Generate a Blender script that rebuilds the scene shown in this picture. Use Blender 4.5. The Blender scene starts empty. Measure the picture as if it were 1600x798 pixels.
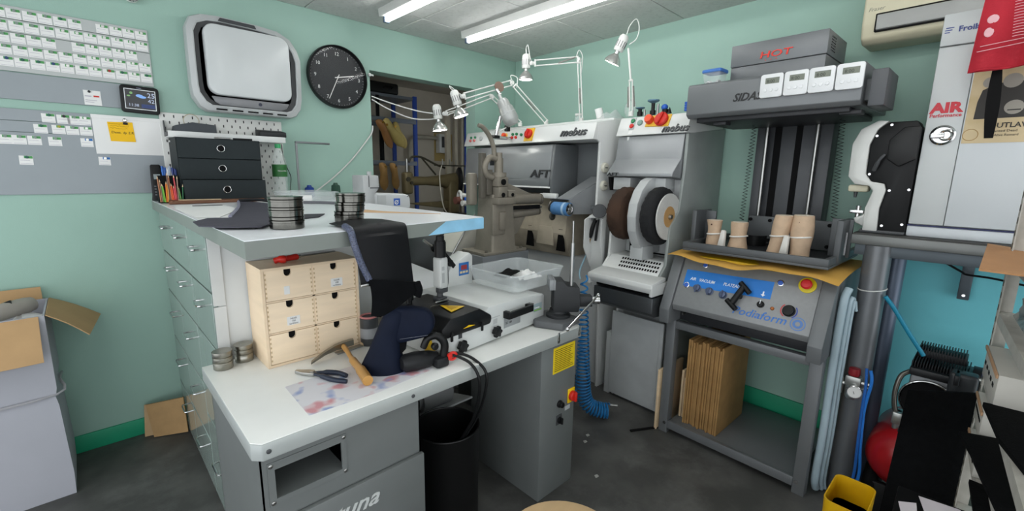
import bpy, bmesh, math, random
from mathutils import Vector, Matrix
R_ = random.Random(7)
PI = math.pi
sc = bpy.context.scene
C = sc.collection

# ------------------------------------------------------------------ camera
H = 1.42
yaw, pitch, roll = math.radians(45.7366), math.radians(-10.49895), math.radians(0.87989)
fw = Vector((math.cos(yaw)*math.cos(pitch), math.sin(yaw)*math.cos(pitch), math.sin(pitch)))
rt = Vector((math.sin(yaw), -math.cos(yaw), 0)); upv = rt.cross(fw)
r2 = rt*math.cos(roll) + upv*math.sin(roll); u2 = -rt*math.sin(roll) + upv*math.cos(roll)
cam = bpy.data.cameras.new('camera'); co = bpy.data.objects.new('camera', cam); C.objects.link(co)
cam.sensor_fit = 'HORIZONTAL'; cam.sensor_width = 36.0; cam.lens = 690.314/1600*36.0; cam.clip_start = 0.02
mw = Matrix((r2, u2, -fw)).transposed().to_4x4(); mw.translation = (0, 0, H); co.matrix_world = mw
sc.camera = co
# ------------------------------------------------------------------ world: soft daylight from the open shop front behind the camera
wd = bpy.data.worlds.new('world'); sc.world = wd; wd.use_nodes = True
bg = wd.node_tree.nodes['Background']; bg.inputs[0].default_value = (0.92, 0.96, 1.0, 1); bg.inputs[1].default_value = 1.75
TUBE = 15.5
LAMP = 26.0
sc.view_settings.view_transform = 'Standard'; sc.view_settings.look = 'None'
sc.view_settings.exposure = 0.35; sc.view_settings.gamma = 1.0
sc.view_settings.use_curve_mapping = False

# ------------------------------------------------------------------ helpers
def lin(c): return c/12.92 if c <= .04045 else ((c+.055)/1.055)**2.4
def hx(h):
    h = h.lstrip('#'); return tuple(lin(int(h[i:i+2], 16)/255) for i in (0, 2, 4))
MATS = {}
def M(key, col='888888', rough=.5, metal=0.0, var=.07, scale=9.0, bump=0.0, bscale=120.0, trans=0.0, emit=0.0, coat=0.0, alpha=1.0, ior=1.45, col2=None, c2amt=.5, stretch=None, spec=None):
    if key in MATS: return MATS[key]
    m = bpy.data.materials.new(key); m.use_nodes = True; nt = m.node_tree; N = nt.nodes; L = nt.links
    b = N['Principled BSDF']; c = hx(col)
    b.inputs['Roughness'].default_value = rough; b.inputs['Metallic'].default_value = metal
    b.inputs['IOR'].default_value = ior; b.inputs['Alpha'].default_value = alpha
    b.inputs['Transmission Weight'].default_value = trans; b.inputs['Coat Weight'].default_value = coat
    tc = N.new('ShaderNodeTexCoord'); mp = N.new('ShaderNodeMapping'); L.new(tc.outputs['Object'], mp.inputs[0])
    if stretch: mp.inputs['Scale'].default_value = stretch
    nz = N.new('ShaderNodeTexNoise'); nz.inputs['Scale'].default_value = scale; nz.inputs['Detail'].default_value = 5
    L.new(mp.outputs[0], nz.inputs['Vector'])
    rp = N.new('ShaderNodeValToRGB'); L.new(nz.outputs['Fac'], rp.inputs[0])
    rp.color_ramp.elements[0].position = .3; rp.color_ramp.elements[1].position = .7
    d = hx(col2) if col2 else tuple(min(1, x*(1+var)) for x in c)
    a = c if col2 else tuple(x*(1-var) for x in c)
    rp.color_ramp.elements[0].color = (*a, 1); rp.color_ramp.elements[1].color = (*d, 1)
    if col2:
        rp.color_ramp.elements[0].position = max(0, c2amt-.12); rp.color_ramp.elements[1].position = min(1, c2amt+.18)
    L.new(rp.outputs[0], b.inputs['Base Color'])
    if emit:
        b.inputs['Emission Color'].default_value = (*c, 1); b.inputs['Emission Strength'].default_value = emit
    if bump:
        n2 = N.new('ShaderNodeTexNoise'); n2.inputs['Scale'].default_value = bscale; n2.inputs['Detail'].default_value = 3
        L.new(mp.outputs[0], n2.inputs['Vector'])
        bp = N.new('ShaderNodeBump'); bp.inputs['Strength'].default_value = bump; bp.inputs['Distance'].default_value = .004
        L.new(n2.outputs['Fac'], bp.inputs['Height']); L.new(bp.outputs[0], b.inputs['Normal'])
    if spec is not None: b.inputs['Specular IOR Level'].default_value = spec
    MATS[key] = m
    return m

V = Vector
class MB:
    def __init__(s): s.bm = bmesh.new()
    def _add(s, vs, fs):
        bv = [s.bm.verts.new(v) for v in vs]
        out = []
        for f in fs:
            try: out.append(s.bm.faces.new([bv[i] for i in f]))
            except ValueError: pass
        return bv, out
    def bx(s, x0, x1, y0, y1, z0, z1, bev=0, seg=2, mat=None):
        if x0 > x1: x0, x1 = x1, x0
        if y0 > y1: y0, y1 = y1, y0
        if z0 > z1: z0, z1 = z1, z0
        vs = [V((x, y, z)) for z in (z0, z1) for y in (y0, y1) for x in (x0, x1)]
        if mat: vs = [mat @ v for v in vs]
        bv, fs = s._add(vs, [(0,2,3,1),(4,5,7,6),(0,1,5,4),(2,6,7,3),(0,4,6,2),(1,3,7,5)])
        if bev > 0:
            es = list({e for f in fs for e in f.edges})
            bmesh.ops.bevel(s.bm, geom=es, offset=bev, segments=seg, profile=.5, affect='EDGES')
        return s
    def prism(s, poly, axis, a, b, bev=0, seg=2, mat=None):
        ar = sum(poly[i][0]*poly[(i+1) % len(poly)][1]-poly[(i+1) % len(poly)][0]*poly[i][1] for i in range(len(poly)))
        if ar < 0: poly = poly[::-1]
        f = {'x': lambda p, h: V((h, p[0], p[1])), 'y': lambda p, h: V((p[0], h, p[1])), 'z': lambda p, h: V((p[0], p[1], h))}[axis]
        n = len(poly); vs = [f(p, a) for p in poly]+[f(p, b) for p in poly]
        if mat: vs = [mat @ v for v in vs]
        fs = [tuple(range(n))[::-1], tuple(range(n, 2*n))]+[(i, (i+1) % n, n+(i+1) % n, n+i) for i in range(n)]
        bv, ff = s._add(vs, fs)
        bmesh.ops.recalc_face_normals(s.bm, faces=ff)
        if bev > 0:
            es = list({e for q in ff for e in q.edges})
            bmesh.ops.bevel(s.bm, geom=es, offset=bev, segments=seg, profile=.5, affect='EDGES')
        return s
    def quad(s, pts):
        s._add([V(p) for p in pts], [tuple(range(len(pts)))]); return s
    def slab(s, pts, d):
        """closed sheet: polygon pts (3D) given thickness vector d"""
        n = len(pts); d = V(d); vs = [V(p) for p in pts]+[V(p)+d for p in pts]
        bv, ff = s._add(vs, [tuple(range(n))[::-1], tuple(range(n, 2*n))]+[(i, (i+1) % n, n+(i+1) % n, n+i) for i in range(n)])
        bmesh.ops.recalc_face_normals(s.bm, faces=ff); return s
    def loft(s, rings, cap=True, closed=True):
        n = len(rings[0]); vs = [V(p) for r in rings for p in r]; fs = []
        for i in range(len(rings)-1):
            for j in range(n if closed else n-1):
                k = (j+1) % n
                fs.append((i*n+j, i*n+k, (i+1)*n+k, (i+1)*n+j))
        if cap and closed: fs += [tuple(range(n))[::-1], tuple(range((len(rings)-1)*n, len(rings)*n))]
        bv, ff = s._add(vs, fs)
        bmesh.ops.recalc_face_normals(s.bm, faces=ff); return s
    def cyl(s, p0, p1, r0, r1=None, n=20, cap=True):
        p0, p1 = V(p0), V(p1); r1 = r0 if r1 is None else r1
        z = (p1-p0).normalized(); x = z.orthogonal().normalized(); y = z.cross(x)
        ring = lambda p, r: [p+(x*math.cos(2*PI*i/n)+y*math.sin(2*PI*i/n))*r for i in range(n)]
        return s.loft([ring(p0, r0), ring(p1, r1)], cap)
    def lathe(s, prof, o=(0, 0, 0), d=(0, 0, 1), n=28, cap=True):
        o, z = V(o), V(d).normalized(); x = z.orthogonal().normalized(); y = z.cross(x)
        return s.loft([[o+z*h+(x*math.cos(2*PI*i/n)+y*math.sin(2*PI*i/n))*max(r, 1e-4) for i in range(n)] for r, h in prof], cap)
    def tube(s, pts, r, n=8, sm=0, cap=True):
        P = [V(p) for p in pts]
        if sm: P = crom(P, sm)
        rings = []; T0 = (P[1]-P[0]).normalized(); x = T0.orthogonal().normalized()
        for i, p in enumerate(P):
            t = ((P[min(i+1, len(P)-1)]-P[max(i-1, 0)])).normalized()
            x = (x-t*x.dot(t)); x = x.normalized() if x.length > 1e-6 else t.orthogonal().normalized(); y = t.cross(x)
            rr = r[i*(len(r)-1)//max(1, len(P)-1)] if isinstance(r, (list, tuple)) else r
            rings.append([p+(x*math.cos(2*PI*k/n)+y*math.sin(2*PI*k/n))*rr for k in range(n)])
        return s.loft(rings, cap)
    def torus(s, c, d, R, r, n=28, m=10, a0=0, a1=2*PI):
        c, z = V(c), V(d).normalized(); x = z.orthogonal().normalized(); y = z.cross(x); full = abs(a1-a0-2*PI) < 1e-4
        rings = []
        for i in range(n+(0 if full else 1)):
            a = a0+(a1-a0)*i/n; e = x*math.cos(a)+y*math.sin(a)
            rings.append([c+e*(R+r*math.cos(2*PI*k/m))+z*r*math.sin(2*PI*k/m) for k in range(m)])
        if full: rings.append(rings[0])
        s.loft(rings, not full); 
        if full: bmesh.ops.remove_doubles(s.bm, verts=s.bm.verts[:], dist=1e-6)
        return s
    def ball(s, c, r, n=14, sq=(1, 1, 1)):
        c = V(c); k = n//2
        prof = [(math.sin(PI*i/k)*r, -math.cos(PI*i/k)*r) for i in range(k+1)]
        rings = [[c+V((max(q, 1e-4)*math.cos(2*PI*j/n)*sq[0], max(q, 1e-4)*math.sin(2*PI*j/n)*sq[1], h*sq[2])) for j in range(n)] for q, h in prof]
        return s.loft(rings, True)
    def sheet(s, nu, nv, f, th=.001):
        """curved sheet: f(u,v)->point, thickness th along local normal"""
        g = [[V(f(i/nu, j/nv)) for j in range(nv+1)] for i in range(nu+1)]
        def nrm(i, j):
            a = g[min(i+1, nu)][j]-g[max(i-1, 0)][j]; b = g[i][min(j+1, nv)]-g[i][max(j-1, 0)]
            q = a.cross(b); return q.normalized() if q.length > 1e-12 else V((0, 0, 1))
        top = [g[i][j]+nrm(i, j)*th/2 for i in range(nu+1) for j in range(nv+1)]
        bot = [g[i][j]-nrm(i, j)*th/2 for i in range(nu+1) for j in range(nv+1)]
        n = nv+1; K = (nu+1)*n; fs = []
        for i in range(nu):
            for j in range(nv):
                a = i*n+j; fs += [(a, a+n, a+n+1, a+1), (K+a, K+a+1, K+a+n+1, K+a+n)]
        for i in range(nu): fs += [(i*n, K+i*n, K+(i+1)*n, (i+1)*n), (i*n+nv, (i+1)*n+nv, K+(i+1)*n+nv, K+i*n+nv)]
        for j in range(nv): fs += [(j, j+1, K+j+1, K+j), (nu*n+j, K+nu*n+j, K+nu*n+j+1, nu*n+j+1)]
        bv, ff = s._add(top+bot, fs); bmesh.ops.recalc_face_normals(s.bm, faces=ff); return s
def crom(P, k):
    out = []
    for i in range(len(P)-1):
        p0 = P[i-1] if i > 0 else P[i]*2-P[i+1]; p1, p2 = P[i], P[i+1]; p3 = P[i+2] if i+2 < len(P) else P[i+1]*2-P[i]
        for j in range(k):
            t = j/k
            out.append(.5*((2*p1)+(p2-p0)*t+(2*p0-5*p1+4*p2-p3)*t*t+(3*p1-p0-3*p2+p3)*t**3))
    return out+[P[-1]]
def rrect(x0, x1, y0, y1, r, n=5):
    o = []
    for cx, cy, a in ((x1-r, y1-r, 0), (x0+r, y1-r, PI/2), (x0+r, y0+r, PI), (x1-r, y0+r, 3*PI/2)):
        o += [(cx+r*math.cos(a+PI/2*i/n), cy+r*math.sin(a+PI/2*i/n)) for i in range(n+1)]
    return o
OFF = {}
def mkmesh(mb, off, name, smooth=38):
    me = bpy.data.meshes.new(name)
    if off is not None: bmesh.ops.translate(mb.bm, verts=mb.bm.verts[:], vec=-V(off))
    mb.bm.to_mesh(me); mb.bm.free()
    me.shade_smooth()
    try: me.set_sharp_from_angle(angle=math.radians(smooth))
    except Exception: pass
    return me
# frames: 0 = room axes; 1 = along the right-hand wall (t towards the corner, w away from the wall, z)
WA = math.radians(87.964); WO = V((2.781, 0, 0))
FR = {0: Matrix.Identity(4), 1: Matrix.Translation(WO) @ Matrix.Rotation(WA, 4, 'Z')}
def tagset(o, label, cat, group=None):
    o['label'] = label; o['category'] = cat
    if group: o['group'] = group
def thing(name, label, cat, loc, fr=0, rot=0.0, group=None, local=False):
    """Empty at the thing's base. Part meshes are written in frame coordinates (or local ones when local=True)."""
    o = bpy.data.objects.new(name, None); C.objects.link(o); o.empty_display_size = .05
    o.matrix_world = FR[fr] @ Matrix.Translation(V(loc)) @ Matrix.Rotation(rot, 4, 'Z')
    tagset(o, label, cat, group); OFF[o.name] = V((0, 0, 0)) if local else V(loc)
    return o
def part(name, mb, mat, parent, label=None, stuff=False, smooth=38):
    me = mkmesh(mb, OFF[parent.name], name, smooth); me.materials.append(mat)
    o = bpy.data.objects.new(name, me); C.objects.link(o); o.parent = parent
    OFF[o.name] = OFF[parent.name]
    if label: o['label'] = label
    if stuff: o['kind'] = 'stuff'
    return o
def solo(name, mb, mat, label, cat, loc, fr=0, rot=0.0, group=None, local=False, smooth=38):
    me = mkmesh(mb, None if local else V(loc), name, smooth); me.materials.append(mat)
    o = bpy.data.objects.new(name, me); C.objects.link(o)
    o.matrix_world = FR[fr] @ Matrix.Translation(V(loc)) @ Matrix.Rotation(rot, 4, 'Z')
    tagset(o, label, cat, group); OFF[o.name] = V((0, 0, 0)) if local else V(loc)
    return o
def struct(name, mb, mat, fr=0):
    me = mkmesh(mb, None, name); me.materials.append(mat)
    o = bpy.data.objects.new(name, me); C.objects.link(o); o.matrix_world = FR[fr]; o['kind'] = 'structure'
    OFF[o.name] = V((0, 0, 0)); return o
def dup(root, loc, rot=0.0, fr=0, label=None, tilt=None):
    def cp(o, par):
        c = o.copy(); C.objects.link(c); c.parent = par
        OFF[c.name] = OFF[o.name]
        for ch in o.children: cp(ch, c)
        return c
    r = cp(root, None)
    r.matrix_world = FR[fr] @ Matrix.Translation(V(loc)) @ Matrix.Rotation(rot, 4, 'Z') @ (tilt or Matrix.Identity(4))
    if label: r['label'] = label
    return r
def text(name, s, size, mat, parent, o, xd, up, ext=.0006, shear=0.0, align='LEFT', sx=1.0, bold=0.0, label=None):
    cu = bpy.data.curves.new(name, 'FONT'); cu.body = s; cu.size = 1.0; cu.shear = shear; cu.align_x = align
    cu.offset = bold; cu.resolution_u = 2; cu.extrude = ext/size
    ob = bpy.data.objects.new(name, cu); C.objects.link(ob)
    dg = bpy.context.evaluated_depsgraph_get()
    me = bpy.data.meshes.new_from_object(ob.evaluated_get(dg)); bpy.data.objects.remove(ob); bpy.data.curves.remove(cu)
    xd, up = V(xd).normalized(), V(up).normalized(); nn = xd.cross(up)
    for v in me.vertices: v.co = V(o)-OFF[parent.name]+xd*v.co.x*size*sx+up*v.co.y*size+nn*(v.co.z*size+ext)
    me.materials.clear(); me.materials.append(mat); me.name = name
    ob = bpy.data.objects.new(name, me); C.objects.link(ob); ob.parent = parent; OFF[ob.name] = OFF[parent.name]
    if label: ob['label'] = label
    return ob
ORD = ['first', 'second', 'third', 'fourth', 'fifth', 'sixth', 'seventh', 'eighth', 'ninth', 'tenth', 'eleventh', 'twelfth', 'thirteenth', 'fourteenth', 'fifteenth', 'sixteenth']

# ------------------------------------------------------------------ common materials
white = M('white_lacquer', 'DADCDA', .35, var=.03)
offwhite = M('off_white_plastic', 'CFD0CC', .45, var=.04)
black = M('black_plastic', '101112', .42, var=.15, spec=.35)
blackm = M('black_matte', '0A0A0B', .75, var=.2, spec=.2)
dgrey = M('dark_grey_metal', '4A4C4E', .45, .3, var=.06)
grey = M('grey_machine_paint', '85888A', .42, .15, var=.04)
lgrey = M('light_grey_machine_paint', 'B4B7B7', .38, .05, var=.03)
steel = M('brushed_steel', 'A9A9A6', .28, 1.0, var=.08, scale=30)
chrome = M('chrome', 'CFCFCF', .12, 1.0, var=.03)
red = M('red_plastic', 'C8261C', .4, var=.06)
yellow = M('yellow_plastic', 'E8BE14', .4, var=.05)
orange = M('orange_red_plastic', 'E04A22', .4, var=.05)
blue = M('blue_plastic', '1F58B5', .4, var=.06)
greenp = M('green_plastic', '1F7A4C', .4, var=.06)
paperw = M('white_paper', 'E6E6E4', .8, var=.02)
inkblack = M('black_ink', '151515', .6, var=.05)
brass = M('brass', 'A8803C', .35, 1.0, var=.1)
clearp = M('clear_plastic', 'F4F8F8', .12, trans=0.0, alpha=.16, var=.01)
clearp2 = M('cloudy_clear_plastic', 'E6ECEC', .2, alpha=.27, var=.02)
cardb = M('cardboard', 'B08E62', .85, var=.08, scale=20, bump=.15)
wood = M('birch_plywood', 'D9C09C', .55, var=.06, scale=3, stretch=(1, 1, 9))

# ------------------------------------------------------------------ the room
wallg = M('green_wall_paint', '99B9AC', .62, var=.025, scale=3, bump=.12, bscale=260)
def wall_right_material():
    m = M('right_wall_paint', '99B9AC', .6, var=.025, scale=3, bump=.12, bscale=260)
    nt = m.node_tree; N = nt.nodes; L = nt.links; b = N['Principled BSDF']
    src = b.inputs['Base Color'].links[0].from_socket
    tc = N.new('ShaderNodeTexCoord'); sp = N.new('ShaderNodeSeparateXYZ'); L.new(tc.outputs['Object'], sp.inputs[0])
    a = N.new('ShaderNodeMath'); a.operation = 'LESS_THAN'; a.inputs[1].default_value = .335; L.new(sp.outputs[0], a.inputs[0])
    z = N.new('ShaderNodeMath'); z.operation = 'LESS_THAN'; z.inputs[1].default_value = 1.16; L.new(sp.outputs[2], z.inputs[0])
    k = N.new('ShaderNodeMath'); k.operation = 'MULTIPLY'; L.new(a.outputs[0], k.inputs[0]); L.new(z.outputs[0], k.inputs[1])
    mx = N.new('ShaderNodeMix'); mx.data_type = 'RGBA'; L.new(k.outputs[0], mx.inputs[0]); L.new(src, mx.inputs[6]); mx.inputs[7].default_value = (*hx('6FC6D0'), 1)
    L.new(mx.outputs[2], b.inputs['Base Color']); return m
def floor_material():
    m = M('dark_floor', '484846', .55, var=.2, scale=5, col2='5F5F5C', c2amt=.55, bump=.08, bscale=90)
    nt = m.node_tree; N = nt.nodes; L = nt.links; b = N['Principled BSDF']
    src = b.inputs['Base Color'].links[0].from_socket
    tc = N.new('ShaderNodeTexCoord'); n = N.new('ShaderNodeTexNoise'); n.inputs['Scale'].default_value = 3.2; n.inputs['Detail'].default_value = 9; n.inputs['Roughness'].default_value = .72
    L.new(tc.outputs['Object'], n.inputs['Vector'])
    rp = N.new('ShaderNodeValToRGB'); rp.color_ramp.elements[0].position = .5; rp.color_ramp.elements[1].position = .82
    rp.color_ramp.elements[0].color = (0, 0, 0, 1); rp.color_ramp.elements[1].color = (.8, .8, .8, 1); L.new(n.outputs['Fac'], rp.inputs[0])
    mx = N.new('ShaderNodeMix'); mx.data_type = 'RGBA'; L.new(rp.outputs[0], mx.inputs[0]); L.new(src, mx.inputs[6]); mx.inputs[7].default_value = (*hx('747472'), 1)
    L.new(mx.outputs[2], b.inputs['Base Color']); return m
struct('floor', MB().bx(-1.7, 3.6, -1.6, 4.7, -.08, 0), floor_material())
YW = 2.958
mb = MB(); mb.bx(-1.7, 1.506, YW, YW+.12, 0, 2.6); mb.bx(1.506, 2.43, YW, YW+.12, 2.095, 2.6); mb.bx(2.43, 3.1, YW, YW+.12, 0, 2.6)
struct('wall_left', mb, wallg)
struct('wall_right', MB().bx(-1.7, 2.955, -.10, 0, 0, 2.6), wall_right_material(), 1)
basem = M('green_baseboard_paint', '1F9A72', .5, var=.05)
struct('baseboard_left', MB().bx(-1.7, 1.506, YW-.012, YW, 0, .09, .002), basem)
struct('baseboard_right', MB().bx(-1.7, 2.94, 0, .012, 0, .165, .002), basem, 1)
ceilm = M('ceiling_tile', 'C3C6C2', .85, var=.04, scale=40, bump=.35, bscale=170, col2='B2B5B1', c2amt=.62)
struct('ceiling', MB().bx(-1.7, 3.6, -1.6, 3.08, 2.392, 2.5), M('ceiling_grid', 'A9ACA8', .8))
ceil = bpy.data.objects['ceiling']
tile_me = mkmesh(MB().bx(-.2975, .2975, -.2975, .2975, -.009, 0, .0025, 1), None, 'tile'); tile_me.materials.append(ceilm)
cut_me = mkmesh(MB().bx(-.2975, .2975, -.174, .176, -.009, 0, .0025, 1), None, 'tile'); cut_me.materials.append(ceilm)
for ix in range(-6, 2):
    for iy in range(-6, 2):
        o = bpy.data.objects.new('tile', cut_me if iy == 1 else tile_me); C.objects.link(o); o.parent = ceil
        o.location = (2.0+ix*.6, 2.3+iy*.6 if iy < 1 else 2.7775, 2.392)
# ------------------------------------------------------------------ batten lights on the ceiling
tubem = M('lit_tube', 'FFFFFF', .4, emit=TUBE, var=0)
def batten(x, y1, length, label, zc=2.392):
    k = zc-2.392
    t = thing('batten_light', label, 'ceiling light', (x, y1-length/2, zc), group='fluorescent battens on the ceiling')
    y0 = y1-length
    part('housing', MB().prism([(x-.035, 2.383+k), (x+.035, 2.383+k), (x+.030, 2.338+k), (x-.030, 2.338+k)], 'y', y0, y1, .003), offwhite, t)
    part('tube', MB().cyl((x+.006, y0+.035, 2.322+k), (x+.006, y1-.035, 2.322+k), .0135, n=16), tubem, t)
    for yy in (y0+.012, y1-.034):
        part('lamp_holder', MB().bx(x-.012, x+.024, yy, yy+.022, 2.306+k, 2.340+k, .004), M('holder_blue_grey', '5C6B7C', .4), t)
batten(1.45, 2.64, 1.56, 'shorter looking white batten light at the top, left of the long one')
batten(2.06, 2.62, 1.56, 'long white batten light with a glowing tube near the lamps')
batten(.72, 1.42, 1.56, 'white batten light behind the viewer over the left side')
batten(-.35, 1.9, 1.56, 'unseen white batten light added to brighten the far left side above the carton')  # unseen batten, added for more light on the left wall
batten(1.45, .75, 1.56, 'white batten light behind the viewer over the middle')
# ================================================================== things on the clock wall
board_m = M('grey_magnetic_sheet', '8E9599', .45, .25, var=.03, scale=4)
boardl_m = M('pale_magnetic_strip', 'B4B8B7', .5, .1, var=.02)
t = thing('magnetic_board', 'upper grey magnetic board covered in five rows of cards', 'board', (-.3, YW, 1.705))
for r in range(5):
    z1 = 2.087-r*.0535
    part('strip', MB().bx(-.95, .332, YW-.008, YW, z1-.0515, z1, .0008, 1), boardl_m, t)
part('panel', MB().bx(-.95, .332, YW-.008, YW, 1.705, 1.8175, .0008, 1), board_m, t)
t = thing('magnetic_board', 'lower grey magnetic board, mostly bare, with a few cards near its top', 'board', (-.3, YW, 1.294))
part('strip', MB().bx(-.95, .345, YW-.008, YW, 1.616, 1.666, .0008, 1), board_m, t)
part('strip', MB().bx(-.95, .345, YW-.008, YW, 1.568, 1.6145, .0008, 1), board_m, t)
part('panel', MB().bx(-.95, .345, YW-.008, YW, 1.294, 1.5665, .0008, 1), board_m, t)
card_me = MB().bx(-.0215, .0215, -.0006, 0, -.033, .006)
hdr_g = M('card_header_green', '4F9A58', .6, var=.05); hdr_b = M('card_header_blue', '2F6FB4', .6)
magm = {'silver': M('magnet_silver', 'D8D8D4', .3, .6), 'green': M('magnet_dark_green', '1A5C48', .4), 'blue': M('magnet_dark_blue', '1E3F6A', .4), 'red': M('magnet_red', '9A2A26', .4),
        'black': M('magnet_black', '1B1B1D', .4), 'yellow': M('magnet_olive', '9A9A32', .4), 'grey': M('magnet_grey_green', '7D8F84', .4)}
prints = M('pale_print', 'B7B4BE', .8)
protos = {}
def card(x, z, mag, hd, label, tilt=0.0):
    k = (mag, hd); y = YW-.0085
    tl = Matrix.Rotation(tilt, 4, 'Y')
    if k not in protos:
        o = solo('appointment_card', MB().bx(-.0215, .0215, -.0006, 0, -.033, .006), paperw, label, 'card', (x, y, z), local=True, group='appointment cards on the magnetic boards')
        part('header', MB().bx(-.006, .0205, -.0010, -.0006, -.005, .0055), hdr_g if hd == 'g' else hdr_b, o)
        part('magnet', MB().lathe([(.0001, 0), (.006, 0), (.006, -.003), (.005, -.004), (.0001, -.0042)], (.003, -.0010, 0), (0, 1, 0), 12), magm[mag], o)
        part('printed_line', MB().bx(-.018, .012, -.0009, -.0006, -.0145, -.0130).bx(-.018, .018, -.0009, -.0006, -.0290, -.0275), prints, o)
        protos[k] = o
    else: o = dup(protos[k], (x, y, z), label=label)
    o.matrix_world = Matrix.Translation((x, y, z)) @ tl
mrow = {0: ['silver']*4+['', 'grey', 'green', 'grey', 'grey', 'grey', 'grey', 'grey'],
        1: ['silver']*7+['grey']*5,
        2: ['', 'silver', 'silver', 'silver', 'silver', 'grey', '', 'grey', 'grey', 'grey', 'grey', 'grey'],
        3: ['silver']*5+['grey']*7,
        4: ['green', 'silver', 'green', 'red', 'silver', 'green', 'silver', 'blue', 'green', 'green', 'blue', 'green']}
mword = {'silver': 'silver', 'grey': 'grey', 'green': 'dark green', 'red': 'red', 'blue': 'dark blue', 'black': 'black', 'yellow': 'olive'}
for r, row in mrow.items():
    for i, mg in enumerate(row):
        if mg: card(.306-i*.0466+R_.uniform(-.001, .001), 2.070-.0493*r, mg, 'g', f'white card with {mword[mg]} magnet, row {ORD[r]} of upper board, {ORD[i]} column from right')
for nm, row, lab in (('A', [(-.062, 1.648, 'green'), (-.014, 1.647, 'black'), (.02, 1.646, 'grey'), (.056, 1.646, 'silver')], 'top row of lower board'),
                ('B', [(-.092, 1.599, 'green'), (-.035, 1.600, 'yellow'), (.01, 1.599, 'grey'), (.056, 1.599, 'silver')], 'second row of lower board'),
                ('C', [(-.206, 1.547, 'grey'), (-.163, 1.547, 'grey'), (-.117, 1.547, 'grey'), (-.053, 1.546, 'grey')], 'third row of lower board')):
    for i, (x, z, mg) in enumerate(row):
        card(x, z, mg, 'g', f'white card with {mword[mg]} magnet in the {lab}, {ORD[i]} from left')
card(.053, 1.547, 'silver', 'b', 'blue-headed card left of the white sheet on lower board')
card(.106, 1.463, 'silver', 'b', 'blue-headed card just below the white sheet on lower board', .03)
card(-.153, 1.459, 'green', 'g', 'lone white card lowest on the lower board', .04)
t = thing('notice', 'small white notice with red logo under a black magnet on upper board', 'paper', (.10, YW-.009, 1.70))
part('sheet', MB().bx(.066, .126, YW-.0095, YW-.0088, 1.708, 1.774), paperw, t)
part('logo', MB().bx(.100, .120, YW-.0100, YW-.0095, 1.745, 1.752), red, t)
part('printed_line', MB().bx(.07, .093, YW-.0099, YW-.0095, 1.745, 1.750).bx(.07, .11, YW-.0099, YW-.0095, 1.728, 1.731).bx(.07, .1, YW-.0099, YW-.0095, 1.720, 1.7225), prints, t)
part('magnet', MB().cyl((.087, YW-.0095, 1.768), (.087, YW-.014, 1.768), .0055, n=12), magm['black'], t)

# white sheet + yellow note
t = thing('white_sheet', 'blank white sheet behind the yellow note on lower board', 'paper', (.21, YW-.009, 1.484))
part('sheet', MB().bx(.081, .339, YW-.0115, YW-.0100, 1.484, 1.650).bx(.079, .340, YW-.0135, YW-.0115, 1.650, 1.667, .0005, 1), paperw, t)
t = thing('sticky_note', 'yellow handwritten note on the white sheet', 'note', (.184, YW-.0125, 1.546))
part('sheet', MB().slab([(.139, YW-.0126, 1.546), (.232, YW-.0130, 1.546), (.228, YW-.0130, 1.640), (.134, YW-.0126, 1.636)], (0, -.0005, 0)), M('yellow_paper', 'F0BE1E', .75), t)
def scrib(x0, z, w, amp, n, r=.0006):
    return [(x0+w*i/n, YW-.0140, z+R_.uniform(-amp, amp)) for i in range(n+1)]
hand = MB()
for z, x0, w in ((1.628, .139, .075), (1.618, .142, .07), (1.608, .142, .065)): hand.tube(scrib(x0, z, w, .0022, 26), .00045, 5)
part('handwriting', hand, M('brown_ink', '6B4E12', .6), t)
text('handwriting', 'Dent. dy 2.R', .0165, inkblack, t, (.144, YW-.0133, 1.583), (1, 0, 0), (0, 0, 1), .0003, .15)
t = thing('clip_magnet', 'chrome and black clip magnet above the yellow note', 'magnet', (.201, YW-.015, 1.63))
part('jaw', MB().bx(.192, .210, YW-.020, YW-.0136, 1.628, 1.638, .0015), black, t)
part('ring', MB().lathe([(.0001, 0), (.008, 0), (.009, .003), (.006, .007), (.0001, .008)], (.200, YW-.0136, 1.648), (0, -1, 0), 18), chrome, t)

# weather station
t = thing('weather_station', 'black weather station screen hanging beside the card board', 'display', (.27, YW-.01, 1.685))
tl = Matrix.Translation((.269, YW-.025, 1.75)) @ Matrix.Rotation(math.radians(1.5), 4, 'Y')
b_ = MB().prism(rrect(-.074, .074, -.064, .064, .014), 'y', -.014, .014, .003); bmesh.ops.transform(b_.bm, matrix=tl, verts=b_.bm.verts[:])
part('case', b_, black, t)
b_ = MB()
for a in ((-.060, .060, .0445, .0475), (-.060, .060, -.0475, -.0445), (-.060, -.057, -.0445, .0445), (.057, .060, -.0445, .0445)): b_.bx(a[0], a[1], -.0150, -.0141, a[2], a[3])
bmesh.ops.transform(b_.bm, matrix=tl, verts=b_.bm.verts[:]); part('screen_frame', b_, M('white_print', 'E4E8EA', .5), t)
b_ = MB().bx(-.057, .057, -.0146, -.0141, -.0445, .0445); bmesh.ops.transform(b_.bm, matrix=tl, verts=b_.bm.verts[:])
scr = part('screen', b_, M('dim_screen', '2A2B2E', .25, emit=.25), t)
b_ = MB().ball((-.003, -.0147, .018), .014, 14, (1.0, .02, .5)).ball((.008, -.0147, .013), .013, 14, (1.2, .02, .45)); bmesh.ops.transform(b_.bm, matrix=tl, verts=b_.bm.verts[:])
lcdb = M('lcd_blue', '6E93C8', .5, emit=.5)
part('cloud_icon', b_, lcdb, scr)
lcdw = M('lcd_pale', '9FA8BE', .5, emit=.4); lcdg = M('lcd_green', '6F9A62', .5, emit=.3)
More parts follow.
